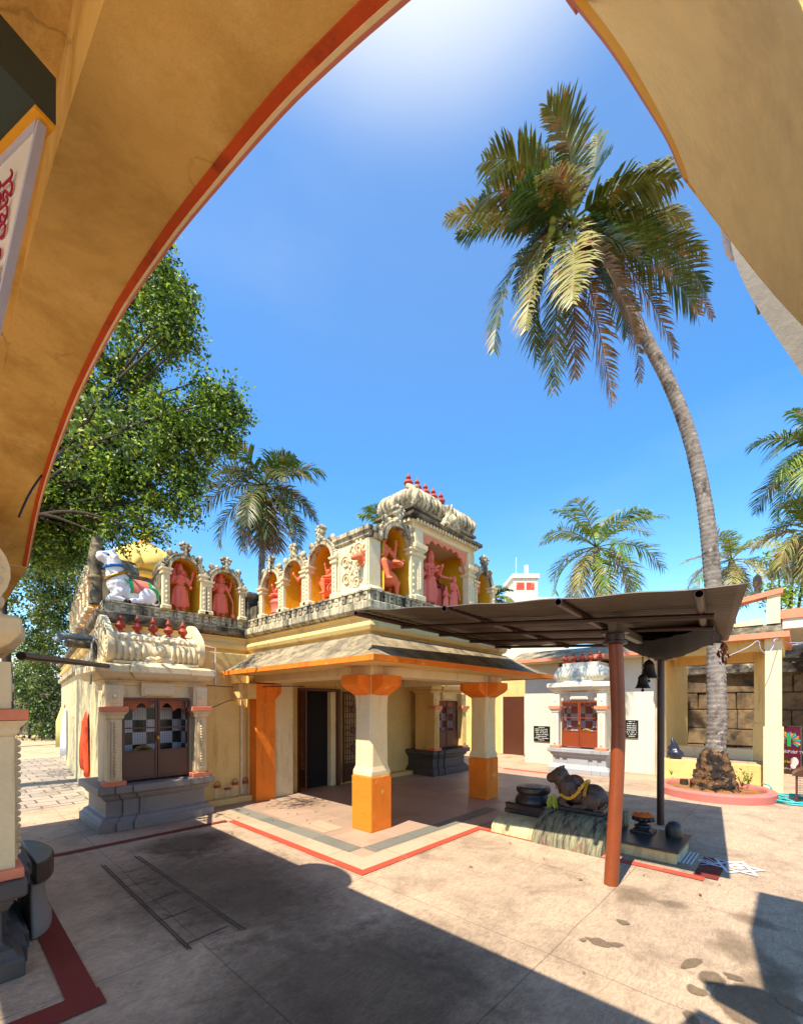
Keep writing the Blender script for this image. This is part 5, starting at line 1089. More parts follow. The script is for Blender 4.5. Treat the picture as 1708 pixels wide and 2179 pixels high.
# torn shade net sagging at the back right
m = MB(); rows = []; q0 = [sp(.62, .62, -.10), sp(.95, .40, -.06), sp(.98, .98, -.03), sp(.66, .99, -.10)]
dip = at(1500, 1418, 5.6)
for j in range(21):
    v = j / 20; row = []
    for i in range(25):
        u = i / 24; p = q0[0].lerp(q0[1], u).lerp(q0[3].lerp(q0[2], u), v)
        s = math.sin(math.pi * min(1, u * 1.0)) * math.sin(math.pi * min(1, v * .9 + .1)); p = p + Vector((0, 0, -.24 * s - .015 * abs(math.sin(u * 22 + v * 5)))); row.append(p)
    rows.append(row)
m.loft(rows, cap=False, closed=False); tag(m.build('shade_net', MT['net'], smooth=180, recalc=False), 'torn black shade net sagging under the right end of the shed roof', 'net')
m = MB(); rr = random.Random(2); c = at(1538, 1385, 5.5)
for k in range(40):
    o_ = Vector((rr.gauss(0, .03), rr.gauss(0, .03), rr.uniform(-.16, .10))); a = rr.uniform(0, 6.28); d_ = Vector((math.cos(a) * .5, math.sin(a) * .5, -.8)) * .045; s_ = Vector((-d_.y, d_.x, .02)) * .7
    m.add([c + o_ - d_, c + o_ + s_, c + o_ + d_, c + o_ - s_], [(0, 1, 2, 3)])
tag(m.build('dry_leaf_bunch', MT['driedleaf'], recalc=False), 'bunch of dry brown leaves tied at the rear corner of the shed', 'leaves')
# ------------------------------------------------------------------ small things by the porch
for k, (px, s, lab) in enumerate(((462, 1.0, 'tall clear jar with red lid, leftmost on the yellow ledge'), (484, .72, 'short clear jar with red lid and no handle, second from left on the yellow ledge'), (500, 1.04, 'clear jar with red handled lid between the short jar and the drain pipe'), (522, 1.04, 'clear jar with red handled lid beside the drain pipe'))):
    c = at_b(px, 1696, 4.015); c.z = .102; j = thing('jar', lab, 'jar', c, group='jars on the yellow ledge')
    m = MB(); h = .22 * s; m.lathe([(.001, 0), (.056, 0), (.06, .01), (.06, h * .3), (.056, h * .34), (.06, h * .38), (.06, h * .7), (.05, h * .86), (.044, h * .9)], c, 20); m.build('jar_body', MT['jar'], j, smooth=50)
    m = MB(); m.lathe([(.001, h * .9), (.052, h * .9), (.054, h * .92), (.054, h * 1.05), (.001, h * 1.06)], c, 20)
    if k != 1: m.tube([(c.x + .045 * math.cos(R(a)), c.y, c.z + h * 1.05 + .07 * math.sin(R(a))) for a in range(0, 181, 18)], .006, 6)
    m.build('lid', MT['finial'], j, smooth=50)
def cloth(name, label, P, m_, cat='cloth', wav=.02, n=7):
    """hanging cloth: P is a list of (left, right) points from top to bottom"""
    m = MB(); rows = []
    for i, (a, b) in enumerate(P):
        a, b = Vector(a), Vector(b); row = []
        for k in range(n + 1):
            f = k / n; q = a.lerp(b, f); nn = (b - a).normalized().cross(Vector((0, 0, 1))); row.append(q + nn * wav * math.sin(f * 9 + i * .5) * min(1, .3 + i * .25))
        rows.append(row)
    m.loft(rows, cap=False, closed=False); o = m.build(name, m_, smooth=180, recalc=False); s = o.modifiers.new('thick', 'SOLIDIFY'); s.thickness = .004
    return tag(o, label, cat)
wx = lambda b_: -1.25 + (b_ - 4.22) * (1.20 / 10.78)
W_ = lambda b_, z, o=.035: (wx(b_) - o, b_, z)
cloth('hanging_cloth', 'orange cloth hung on the stained alley wall', [(W_(6.2, 1.56), W_(5.95, 1.60)), (W_(6.4, 1.4, .06), W_(5.85, 1.42)), (W_(6.42, 1.0, .09), W_(5.82, 1.05)), (W_(6.44, .7, .09), W_(5.8, .6)), (W_(6.4, .55, .08), W_(5.86, .40))], MT['orangecloth'])
cloth('hanging_cloth', 'white cloth hung far along the alley wall', [(W_(12.4, 1.6), W_(11.8, 1.6)), (W_(12.3, 1.2, .10), W_(11.75, 1.2)), (W_(12.35, .7, .13), W_(11.75, .7)), (W_(12.4, .2, .12), W_(11.8, .3))], MT['whitecloth'])
cloth('hanging_cloth', 'pale yellow cloth behind the white cloth on the alley wall', [(W_(13.4, 1.75), W_(12.8, 1.75)), (W_(13.3, 1.2, .2), W_(12.8, 1.2)), (W_(13.3, .4, .2), W_(12.8, .5))], MT['yellowcloth'])
# idols behind the doors
def idol(label, M_):
    t = thing('idol', label, 'idol'); m = MB(); m.limb((0, 0, .66), .12, (0, 0, .86), .085); m.ball((0, 0, .99), (.07, .07, .09)); m.ball((-.10, -.02, .80), (.06, .05, .10)); m.ball((.10, -.02, .80), (.06, .05, .10)); m.ball((0, 0, .63), (.17, .13, .05))
    link('figure', sculpt(m, .016, 2), MT['blackstone'], t, 180)
    m = MB()
    for k in range(16): a = R(-40 + 260 * k / 15); m.ball((.15 * math.cos(a), -.03, .92 + .15 * math.sin(a)), .032, 7, 5)
    m.build('flower_ring', MT['garland'], t, smooth=60); t.location = M_.to_translation(); t.rotation_euler = (0, 0, M_.to_euler().z)
idol('small black idol with yellow flowers behind the tiled shrine door', T3(-.78, 4.05, 0)); idol('black idol draped in white behind the red brown doors', T3(8.35, .80, 0, R(-90)))
# ------------------------------------------------------------------ sunlit side building, pavilion and stone wall on the right
sb = thing('side_building', 'low cream building with pink edged roof behind the white shrine', 'building', (9.0, 1.0, 0))
m = MB(); m.box(8.9, 9.3, .25, 2.76, 0, 2.36); m.box(8.9, 9.3, 1.75, 2.76, 2.36, 2.86); m.box(8.9, 9.3, -.62, .25, 0, 2.86); m.build('front_wall', MT['white'], sb, bevel=.01)
MB().box(9.2, 9.35, .25, 1.75, 2.36, 2.86).build('opening_shade_box', MT['darkvoid'], sb)
MB().box(8.96, 9.2, -.80, -.622, 0, 2.86).build('corner_pier', MT['cream_pale'], sb, bevel=.01)
MB().box(9.3, 12.5, -.70, -.50, 0, 2.86).build('end_wall', MT['cream'], sb)
m = MB(); m.box(8.38, 12, -.85, 3.2, 2.862, 2.90); m.build('soffit', MT['cream_pale'], sb)
m = MB(); m.box(8.34, 8.40, -.86, 3.22, 2.88, 2.97); m.box(8.40, 12, 3.2, 3.26, 2.88, 2.97); m.build('eave_band', MT['peach'], sb)
m = MB(); m.prism([(8.40, 2.90), (9.6, 3.32), (12, 3.32), (12, 2.90)], 'y', -.85, 3.2); m.build('roof', MT['roofplaster'], sb)
m = MB(); m.box(10.5, 10.7, 3.2, 8.0, 0, 2.9); m.build('rear_wall', MT['cream'], sb)
c = at_a(1094, 1600, 10.5)
dr = MB().box(10.45, 10.5, c.y - .42, c.y + .42, .02, 1.98).build('door', MT['brown'], sb, bevel=.005)
m = MB(); m.box(10.43, 10.455, c.y - .46, c.y - .40, .01, 2.02); m.box(10.43, 10.455, c.y + .40, c.y + .46, .01, 2.02); m.build('door_frame', MT['cream_pale'], dr)
def plaque(px0, px1, py0, py1, lab, seed):
    a, b = at_a(px0, py1, 8.895), at_a(px1, py0, 8.895); t = thing('plaque', lab, 'plaque', (8.895, b.y, a.z))
    MB().box(8.865, 8.898, b.y, a.y, a.z, b.z).build('stone_face', MT['plaque'], t, bevel=.003)
    m = MB(); rr = random.Random(seed); n = 8; hh = b.z - a.z
    for k in range(n):
        z = a.z + hh * (.10 + .82 * k / (n - 1)); mid_ = (a.y + b.y) / 2; half = (a.y - b.y) * .42 * (rr.uniform(.35, .6) if k in (n - 1, 0) else rr.uniform(.8, 1))
        y = mid_ - half
        while y < mid_ + half:
            w = rr.uniform(.008, .03)
            if rr.random() < .82: m.box(8.862, 8.866, y, y + w * .8, z - .008 - rr.uniform(0, .006), z + .006 + rr.uniform(0, .006))
            y += w
    m.build('engraved_lines', MT['letter'], t)
plaque(1136, 1170, 1546, 1577, 'black plaque with pale lines on the white wall left of the white shrine', 1)
plaque(1331, 1358, 1533, 1570, 'black plaque with pale lines on the wall right of the white shrine', 2)
for nm, p0 in (('ಶ್ರೀ ಆಂಜನೇಯ', (7.80 + .09, .86 + .17, 2.14)),):
    Mx = Matrix(((0, 0, -1, 7.81 + .13), (-1, 0, 0, .86), (0, 1, 0, 2.165), (0, 0, 0, 1)))
    text_mesh(nm, .055, Mx, MT['signblue'], 'lettering', sh_white, align='CENTER') if False else None
# pavilion
pv = thing('pavilion', 'open cream pavilion with square pillars and pink edged roof beside the tall palm', 'pavilion', (8.5, -2, 0))
def pv_pillar(x, y, m_='cream_pale'):
    m = MB(); m.box(x - .15, x + .15, y - .15, y + .15, 0, 1.27); b = m.build('pillar', MT[m_], pv, bevel=.01)
    MB().box(x - .125, x + .125, y - .125, y + .125, 1.27, 3.0).build('pillar_shaft', MT[m_], b, bevel=.01)
pv_pillar(8.30, -2.80); pv_pillar(10.2, -2.52, 'cream'); pv_pillar(10.9, -.5, 'cream')
m = MB(); m.box(8.5, 8.72, -2.66, -.80, 0, .46); m.build('low_wall', MT['cream'], pv, bevel=.012)
MB().box(10.0, 10.2, -2.38, -.6, 0, .66).build('rear_low_wall', MT['cream_pale'], pv, bevel=.012)
MB().box(8.72, 10.0, -2.66, -.8, .0, .40).build('floor_slab', MT['concrete'], pv)
m = MB(); m.box(8.3, 8.55, -2.66, -.8, 2.78, 3.0); m.box(10.1, 10.3, -2.66, -.8, 2.70, 3.0); m.box(8.18, 10.4, -2.93, -2.665, 2.80, 3.0); m.build('roof_beam', MT['cream'], pv)
m = MB(); m.box(8.06, 10.9, -3.0, -.72, 3.002, 3.03); m.build('ceiling', MT['cream'], pv)
m = MB(); m.box(8.02, 8.08, -3.04, -.9, 2.99, 3.10); m.box(8.08, 10.9, -3.04, -2.98, 2.99, 3.10); m.build('eave_band', MT['peach'], pv)
m = MB(); m.loft([[(8.08, -2.98, 3.03), (10.9, -2.98, 3.03), (10.9, -.7, 3.03), (8.08, -.7, 3.03)], [(8.36, -2.9, 3.30), (10.8, -2.9, 3.30), (10.8, -.7, 3.30), (8.36, -.7, 3.30)]]); m.build('roof', MT['weather_dark'], pv)
m = MB(); m.box(8.30, 8.52, -2.9, -2.70, 3.3, 3.88); m.prism([(-2.64, 3.3), (-2.2, 3.3), (-2.1, 3.36), (-2.64, 3.42)], 'x', 8.32, 8.46); m.build('roof_post', MT['cream_pale'], pv)
m = MB(); m.prism([(-2.94, 3.88), (-2.94, 3.98), (-2.2, 3.86), (-2.2, 3.76)], 'x', 8.26, 8.56); m.build('roof_coping', MT['peach'], pv)
m = MB(); m.lathe([(.001, 3.96), (.10, 3.965), (.11, 4.0), (.06, 4.02), (.05, 4.1), (.08, 4.2), (.07, 4.34), (.001, 4.42)], (8.42, -2.55, -.06), 16); m.build('roof_pot', MT['weather_dark'], pv, smooth=50)
for A_, B_ in ((at(1560, 1400, 8.6), at(1625, 1360, 8.3)), (at(1625, 1360, 8.25), at(1640, 1350, 8.2))):
    pass
m = MB(); m.tube(catmull([at(1545, 1398, 8.3), at(1590, 1378, 8.15), at(1612, 1364, 8.1), at(1618, 1382, 8.1), at(1632, 1392, 8.1), at(1645, 1375, 8.1), at(1650, 1360, 8.1), at(1680, 1368, 8.6), at(1720, 1366, 9)], 6), .008, 6)
tag(m.build('wire', MT['signframe'], smooth=60), 'pale loose wires looped round the top of the front pavilion pillar', 'wire')
# canopy building at the far right edge
cb = thing('canopy_building', 'flat pink topped canopy slab over the stone wall at the right edge', 'canopy', (11, -5, 0))
MB().box(9.8, 13.2, -9, -2.86, 3.60, 3.80).build('pink_fascia', MT['peach'], cb); MB().box(9.84, 13.2, -9, -2.90, 3.38, 3.599).build('slab', MT['white'], cb); MB().box(10.4, 10.7, -4.6, -4.3, 0, 3.38).build('pillar', MT['cream_pale'], cb)
# old stone wall of roughly squared blocks
sw = thing('stone_wall', 'old dark stone block wall with a projecting ledge behind the pavilion', 'wall', (13.3, -3, 0))
m = MB(); rr = random.Random(11); z = 0; row = 0
while z < 2.5:
    h = rr.uniform(.42, .6); y = -9.0 - rr.uniform(0, .5)
    while y < 3.2:
        w = rr.uniform(.6, 1.25); d_ = rr.uniform(-.05, .05)
        m.loft([[(13.0 + d_, y + .004, z + .004), (13.0 + d_ + rr.uniform(-.02, .02), y + w - .004, z + .004), (14, y + w - .004, z + .004), (14, y + .004, z + .004)], [(13.0 + d_ + rr.uniform(-.03, .03), y + .004 + rr.uniform(0, .015), z + h - .004), (13.0 + d_ + rr.uniform(-.03, .03), y + w - .004 - rr.uniform(0, .015), z + h - .004), (14, y + w - .004, z + h - .004), (14, y + .004, z + h - .004)]])
        y += w
    z += h
m.build('blocks', MT['stone'], sw, bevel=.03)
MB().box(13.075, 13.9, -9, 3.2, 0, 2.5).build('mortar_core', MT['darkvoid'], sw)
m = MB(); y = -9.5
while y < 3.2:
    w = rr.uniform(.8, 1.6); d_ = rr.uniform(-.06, .06); m.loft([[(12.72 + d_, y, 2.60), (12.78 + d_, y + w - .02, 2.58), (14, y + w - .02, 2.58), (14, y, 2.6)], [(12.66 + d_, y, 2.86), (12.72 + d_, y + w - .02, 2.88), (14, y + w - .02, 2.88), (14, y, 2.86)]]); y += w
m.build('ledge', MT['stonecap'], sw, bevel=.04)
m = MB(); rows = []
for j in range(5):
    rows.append([(12.85 + .22 * j + .04 * noise.noise((i * .6, j, 3)), -9.5 + i * .25, 2.88 + (.10, .28, .42, .50, .45)[j] + .07 * noise.noise((i * .5, j * .8, 0))) for i in range(52)])
m.loft(rows, cap=False, closed=False); m.build('mortar_cap', MT['stonecap'], sw, smooth=60, recalc=False)
MB().box(13.0, 14, -9.5, 3.2, 2.5, 3.0).build('top_course', MT['stone'], sw)
# palm planter
pr_ = thing('planter', 'round pink kerbed planter of ochre soil around the tall palm', 'planter', (7.15, -2.05, 0))
PC = Vector((7.12, -1.99, 0)); PRX = .91
m = MB(); N_ = 56; m.loft([[(PC.x + r_ * math.cos(2 * math.pi * k / N_), PC.y + r_ * math.sin(2 * math.pi * k / N_), z) for k in range(N_)] for r_, z in ((PRX, 0), (PRX + .005, .13), (PRX - .02, .155), (PRX - .13, .16), (PRX - .15, .14), (PRX - .15, .02))], cap=False); m.build('kerb', MT['kerbpink'], pr_, smooth=45)
rows = []; m = MB()
for j in range(11):
    q = (PRX - .14) * (1 - j / 10.4); rows.append([(PC.x + q * math.cos(2 * math.pi * k / 40), PC.y + q * math.sin(2 * math.pi * k / 40), .09 + .02 * j * (j > 5) * .4 + .035 * noise.noise((q * 6 * math.cos(k * .157), q * 6 * math.sin(k * .157), 1))) for k in range(40)])
m.loft(rows, cap=True); m.build('soil', MT['soil'], pr_, smooth=60)
c = at_z(1455, 1668, .12); tag(MB().lathe([(.001, 0), (.07, 0), (.075, .05), (.07, .13), (.001, .135)], (c.x, c.y, .08), 12).build('tree_stump', MT['bark'], smooth=40), 'short dark cut stump at the left side of the palm planter', 'stump')
def weed(px, py, s, lab, seed):
    c = at_z(px, py, .12); rr = random.Random(seed); m = MB()
    for k in range(9):
        a = rr.uniform(0, 6.28); h = s * rr.uniform(.5, 1); tip = c + Vector((math.cos(a) * h * .4, math.sin(a) * h * .4, h)); m.tube([c, c.lerp(tip, .5) + Vector((0, 0, .02)), tip], [.004, .003, .001], 4)
        for q in range(7):
            b = c.lerp(tip, .25 + .75 * q / 6); d_ = Vector((rr.uniform(-1, 1), rr.uniform(-1, 1), rr.uniform(-.2, .6))).normalized() * s * .16; s_ = d_.cross(Vector((0, 0, 1))).normalized() * s * .05; m.add([b, b + d_ * .5 + s_, b + d_, b + d_ * .5 - s_], [(0, 1, 2, 3)])
    tag(m.build('weed', MT['leaf_mid'], recalc=False), lab, 'plant')
weed(1578, 1676, .30, 'scrubby green weed right of the palm root in the planter', 1); weed(1428, 1650, .14, 'small weed by the stump in the palm planter', 2); weed(1592, 1672, .42, 'thin dry stalk weed at the right rim of the palm planter', 3)
c = at_z(1562, 1681, .12); tag(MB().ball((c.x, c.y, .13), (.06, .05, .025)).build('paper_scrap', MT['whitecloth'], smooth=60), 'crumpled white scrap on the planter soil', 'litter')
# hose, bag, banner, cage stand
c = at_z(1680, 1705); P = [at_z(1622, 1668, .17), at_z(1636, 1672, .18), at_z(1646, 1688, .05), at_z(1652, 1700, .02)]
rr = random.Random(6)
for k in range(46):
    a = k * .62; q = .20 + .24 * abs(math.sin(k * .21)); P.append(Vector((c.x + q * 1.0 * math.cos(a) + .05 * math.sin(k), c.y + q * .9 * math.sin(a) + .04 * math.cos(k * .7), .016 + .0012 * k)))
P += [at_z(1720, 1716, .02), at_z(1760, 1722, .02)]
tag(MB().tube(catmull(P, 6), .013, 8).build('hose', MT['hose'], smooth=60), 'turquoise garden hose coiled on the floor beside the planter', 'hose')
c = at_a(1436, 1610, 8.62); m = MB(); m.ball((c.x, c.y, .57), (.13, .17, .13)); m.ball((c.x + .02, c.y + .04, .70), (.10, .12, .12)); m.limb((c.x, c.y + .03, .78), .07, (c.x, c.y + .06, .92), .03); me = sculpt(m, .02, 1)
for v_ in me.vertices: v_.co += Vector((1, 1, 1)) * .018 * noise.noise(v_.co * 14)
tag(link('plastic_bag', me, MT['bag'], None, 60), 'dark tied plastic bag sitting on the low pavilion wall', 'bag')
bn = thing('banner', 'maroon printed standing banner with pale script leaning by the stone wall', 'banner', at_z(1679, 1644))
o_ = at_z(1655, 1645); e_ = at_z(1703, 1651); xd_ = (e_ - o_); wd = xd_.length; xd_.normalize(); nn_ = Vector((xd_.y, -xd_.x, 0)); hB = 1.15
BM = Matrix(((xd_.x, 0, nn_.x, o_.x), (xd_.y, 0, nn_.y, o_.y), (0, 1, 0, 0.02), (0, 0, 0, 1)))
MB(BM).box(0, wd, 0, hB, -.012, 0).build('sheet', MT['banner'], bn)
m = MB(BM); m.box(-.012, 0, 0, hB + .01, -.02, .008); m.box(wd, wd + .012, 0, hB + .01, -.02, .008); m.box(-.012, wd + .012, hB, hB + .012, -.02, .008); m.build('frame', MT['steel'], bn)
for j, col in enumerate(('hose', 'green', 'garland', 'pinkstat', 'blue')):
    m = MB(BM)
    for k in range(j, 30, 5):
        a = R(-30 + 240 * k / 29); c_ = (wd * .5, .78); q0_, q1_ = .07, .20 + .02 * (k % 3)
        m.add([(c_[0] + q0_ * math.cos(a), c_[1] + q0_ * math.sin(a), .002 + .0004 * j), (c_[0] + q1_ * math.cos(a - .07), c_[1] + q1_ * math.sin(a - .07), .002 + .0004 * j), (c_[0] + q1_ * 1.04 * math.cos(a), c_[1] + q1_ * 1.04 * math.sin(a), .002 + .0004 * j), (c_[0] + q1_ * math.cos(a + .07), c_[1] + q1_ * math.sin(a + .07), .002 + .0004 * j)], [(0, 1, 2, 3)])
    m.build('printed_fan', MT[col], bn, recalc=False)
m = MB(BM); m.box(wd * .42, wd * .58, .66, .94, .004, .005); m.build('printed_figure', MT['green'], bn)
m = MB(BM); m.box(0, wd * .2, .03, .09, .002, .003); m.build('pink_tab', MT['pinkstat'], bn); m = MB(BM); m.box(wd * .2, wd * .98, .02, .07, .002, .003); m.box(wd * .08, wd * .42, .16, .40, .002, .0025); m.build('printed_panel', MT['leaf_dark'], bn)
m = MB(BM); m.ball((wd * .74, .30, .0), (.08, .11, .003)); m.ball((wd * .68, .2, .0), (.06, .08, .0045)); m.build('printed_people', MT['letter'], bn)
text_mesh('ಸಿರಿಕನ್ನಡ TV', .095, BM @ Matrix.Translation((wd * .5, .50, .004)), MT['letter'], 'lettering', bn, align='CENTER'); text_mesh('FREE', .05, BM @ Matrix.Translation((.005, .04, .0045)), MT['letter'], 'lettering', bn, align='LEFT')
text_mesh('ಯಕ್ಷಗಾನ', .07, BM @ Matrix.Translation((wd * .25, .26, .004)), MT['garland'], 'lettering', bn, align='CENTER'); text_mesh('ಪ್ರತಿದಿನ 21', .05, BM @ Matrix.Translation((wd * .3, .10, .004)), MT['letter'], 'lettering', bn, align='CENTER')
cg = thing('cage_stand', 'brown framed wire cage stand cut off by the right edge', 'cage', (7.15, -3.25, 0)); x0, x1, y0, y1 = 7.0, 7.5, -3.60, -3.14
m = MB()
for x in (x0, x1):
    for y in (y0, y1): m.box(x - .015, x + .015, y - .015, y + .015, 0, .50)
for z in (.04, .50): m.box(x0, x1, y0 - .014, y0 + .014, z - .012, z + .012); m.box(x0, x1, y1 - .014, y1 + .014, z - .0121, z + .0121); m.box(x0 - .0141, x0 + .0141, y0, y1, z - .0122, z + .0122)
m.build('frame', MT['brown'], cg)
m = MB(); 
for k in range(12): y = y0 + (y1 - y0) * k / 11; m.box(x0 - .003, x0 + .003, y - .002, y + .002, .05, .5); x = x0 + (x1 - x0) * k / 11; m.box(x - .002, x + .002, y1 - .003, y1 + .003, .05, .5)
for k in range(12): z = .06 + .44 * k / 11; m.box(x0 - .003, x0 + .003, y0, y1, z - .002, z + .002); m.box(x0, x1, y1 - .003, y1 + .003, z - .002, z + .002)
m.build('wire_mesh', MT['black'], cg)
m = MB(); m.prism([(y1 + .06, .50), (y1 + .0, .57), ((y0 + y1) / 2, .70), (y0, .57), (y0 - .06, .50)], 'x', x0 - .05, x1 + .05); m.build('roof', MT['brown'], cg)
# rooftop house beyond the shed
rb = thing('house', 'white rooftop room with maroon window panels far behind the shed roof', 'house', at_z(1120, 1500 + 40))
p = at(1121, 1275, 30); rz_ = R(-47.15)
RM = Matrix.Translation((p.x, p.y, 0)) @ Matrix.Rotation(rz_, 4, 'Z')
rb.location = (p.x, p.y, 0)
m = MB(RM); m.box(-4, 3, .5, 6, 0, p.z - .9); m.box(-.95, .75, 0, 2.5, p.z - 1.5, 10.55); m.box(-1.05, .85, -.1, 2.6, 10.55, 10.85); m.build('walls', MT['white'], rb)
for x in (-.75, -.05): m = MB(RM); m.box(x, x + .55, -.02, .02, 9.75, 10.25); m.build('window', MT['kerbtop'], rb)
m = MB(RM); m.box(.75, 1.9, -.2, 2.4, p.z - .15, p.z + .1); m.build('balcony', MT['white'], rb); m = MB(RM); m.tube([(-.6, .6, 10.85), (-.6, .6, 12.2)], .03, 6); m.tube([(.2, .8, 10.85), (.2, .8, 11.7)], .16, 10); m.build('roof_tank', MT['whitecloth'], rb)
# golden dome behind the left wing
gdm = thing('dome_tower', 'golden yellow ribbed temple dome with pointed finial behind the white bull', 'dome', (0, 0, 3))
c = at(308, 1240, 13.0); c.z = 0; gdm.location = (c.x, c.y, 3.0)
m = MB()
for w, z0_, z1_ in ((1.15, 2.6, 4.4), (.98, 4.4, 4.95)):
    m.stack(c.x - w, c.x + w, c.y - w, c.y + w, [(0, z0_), (0, z1_ - .22), (.08, z1_ - .16), (.12, z1_ - .1), (.12, z1_ - .03), (.04, z1_)])
m.build('base_tier', MT['gold'], gdm, bevel=.01)
m = MB(); m.lathe([(.80, 4.95), (.84, 5.0), (.80, 5.15), (.76, 5.2), (.76, 5.35), (.90, 5.42), (.92, 5.5), (.84, 5.56)], (c.x, c.y, 0), 24); m.build('drum', MT['gold'], gdm, smooth=40)
m = MB(); N_ = 64; rings = []
for r_, z in ((.80, 5.56), (.92, 5.66), (.95, 5.8), (.90, 5.98), (.78, 6.16), (.60, 6.32), (.42, 6.42), (.34, 6.46)):
    rings.append([(c.x + r_ * (1 + .10 * abs(math.cos(8 * math.pi * k / N_))) * math.cos(2 * math.pi * k / N_), c.y + r_ * (1 + .10 * abs(math.cos(8 * math.pi * k / N_))) * math.sin(2 * math.pi * k / N_), z) for k in range(N_)])
m.loft(rings); db = m.build('dome', MT['gold'], gdm, smooth=45)
m = MB()
for k in range(8):
    a = 2 * math.pi * k / 8 + .3; m.ball((c.x + .93 * math.cos(a), c.y + .93 * math.sin(a), 5.78), (.14, .14, .2)); m.ball((c.x + .93 * math.cos(a), c.y + .93 * math.sin(a), 6.0), (.06, .06, .1))
m.build('gable_crest', MT['gold'], db, smooth=60)
m = MB(); m.lathe([(.34, 6.46), (.38, 6.5), (.2, 6.54), (.10, 6.6), (.14, 6.68), (.20, 6.76), (.14, 6.86), (.07, 6.92), (.11, 6.97), (.07, 7.03), (.04, 7.08), (.06, 7.16), (.04, 7.3), (.012, 7.6)], (c.x, c.y, 0), 18); m.build('finial', MT['gold'], gdm, smooth=40)
# compound wall and bare yard at the end of the alley
cw = at(80, 1540, 24)
m = MB(); d_ = Vector((VX.x, VX.y * -1 * 0 - .733 * 0, 0)); rgt = Vector((.68, -.733, 0)); fw = Vector((.733, .68, 0)); q = Vector((cw.x, cw.y, 0))
m.loft([[q - rgt * 14, q + rgt * 6, q + rgt * 6 + fw * .3, q - rgt * 14 + fw * .3], [p_ + Vector((0, 0, 3.2)) for p_ in (q - rgt * 14, q + rgt * 6, q + rgt * 6 + fw * .3, q - rgt * 14 + fw * .3)]])
tag(m.build('compound_wall', MT['weather_dark']), 'dark stained compound wall behind the bushes at the end of the alley', 'wall')
q2 = at(95, 1440, 40); m = MB(); m.loft([[Vector((q2.x, q2.y, 0)) + rgt * a + fw * b for a, b in ((-6, 0), (2.2, 0), (2.2, 5), (-6, 5))], [Vector((q2.x, q2.y, 6.2)) + rgt * a + fw * b for a, b in ((-6, 0), (2.2, 0), (2.2, 5), (-6, 5))]])
fb = thing('distant_house', 'pale blue white house glimpsed far off under the tree in the alley gap', 'house', (q2.x, q2.y, 0)); m.build('walls', MT['whitecloth'], fb)
for k in range(4):
    m = MB(); c_ = Vector((q2.x, q2.y, 4.6)) + rgt * (-4.5 + 1.9 * k) - fw * .02; m.loft([[c_, c_ + rgt * .9, c_ + rgt * .9 + fw * .05, c_ + fw * .05], [c_ + Vector((0, 0, 1)), c_ + rgt * .9 + Vector((0, 0, 1)), c_ + rgt * .9 + fw * .05 + Vector((0, 0, 1)), c_ + fw * .05 + Vector((0, 0, 1))]])
    m.build('window', MT['plaque'], fb)
MT['dirt'] = mat('pale_trodden_dirt', (198, 168, 128), var=0.15, bmp=0.5, stain=(150, 120, 86), st=(0.5, 0.75), streak=False)
flat('dirt_yard', -14, 3, 14.5, 40, 0.004, MT['dirt'])
# ------------------------------------------------------------------ palms
def frond(parent, p0, p1, p2, L, m_, n=44, seed=0, droop=.5, vee=.35, stem=.022, rag=.35):
    rr = random.Random(seed); p0, p1, p2 = Vector(p0), Vector(p1), Vector(p2)
    mb = MB(); B = lambda t: p0 * (1 - t) ** 2 + p1 * 2 * t * (1 - t) + p2 * t * t
    path = [B(i / 14) for i in range(15)]
    mb.tube(path, [stem * (1 - .85 * i / 14) for i in range(15)], 5)
    tw = rr.uniform(-.5, .5)
    for i in range(n):
        t = .16 + .84 * i / (n - 1); b = B(t); T = (B(min(1, t + .02)) - B(max(0, t - .02))).normalized()
        S = T.cross(Vector((0, 0, 1)))
        if S.length < .15: S = T.cross(Vector((.7, .3, .2)))
        S.normalize(); U = S.cross(T)
        S = (S * math.cos(tw * .6) + U * math.sin(tw * .6)).normalized(); U = S.cross(T)
        ln = L * (.35 + .65 * math.sin(math.pi * min(1, (t - .08) * 1.02)) ** .7) * (1 - .45 * max(0, t - .75) / .25)
        for s in (-1, 1):
            if rr.random() < rag * .35: continue
            l_ = ln * rr.uniform(.62, 1.1); fwd = .45 + .7 * t
            D = (S * s + T * fwd + U * vee + Vector((rr.gauss(0, .11), rr.gauss(0, .11), rr.gauss(0, .11)))).normalized()
            g = Vector((0, 0, -1)) * droop * rr.uniform(.6, 1.3) * l_
            w = T * .021 * (L / .45) ** .5
            a = b + D * l_ * .35 + g * .08; c = b + D * l_ * .7 + g * .40; e = b + D * l_ * .95 + g
            mb.add([b - w * .6, b + w * .6, a + w, a - w, c + w * .8, c - w * .8, e], [(0, 1, 2, 3), (3, 2, 4, 5), (5, 4, 6)])
    return mb.build('frond', m_, parent, smooth=180, recalc=False)
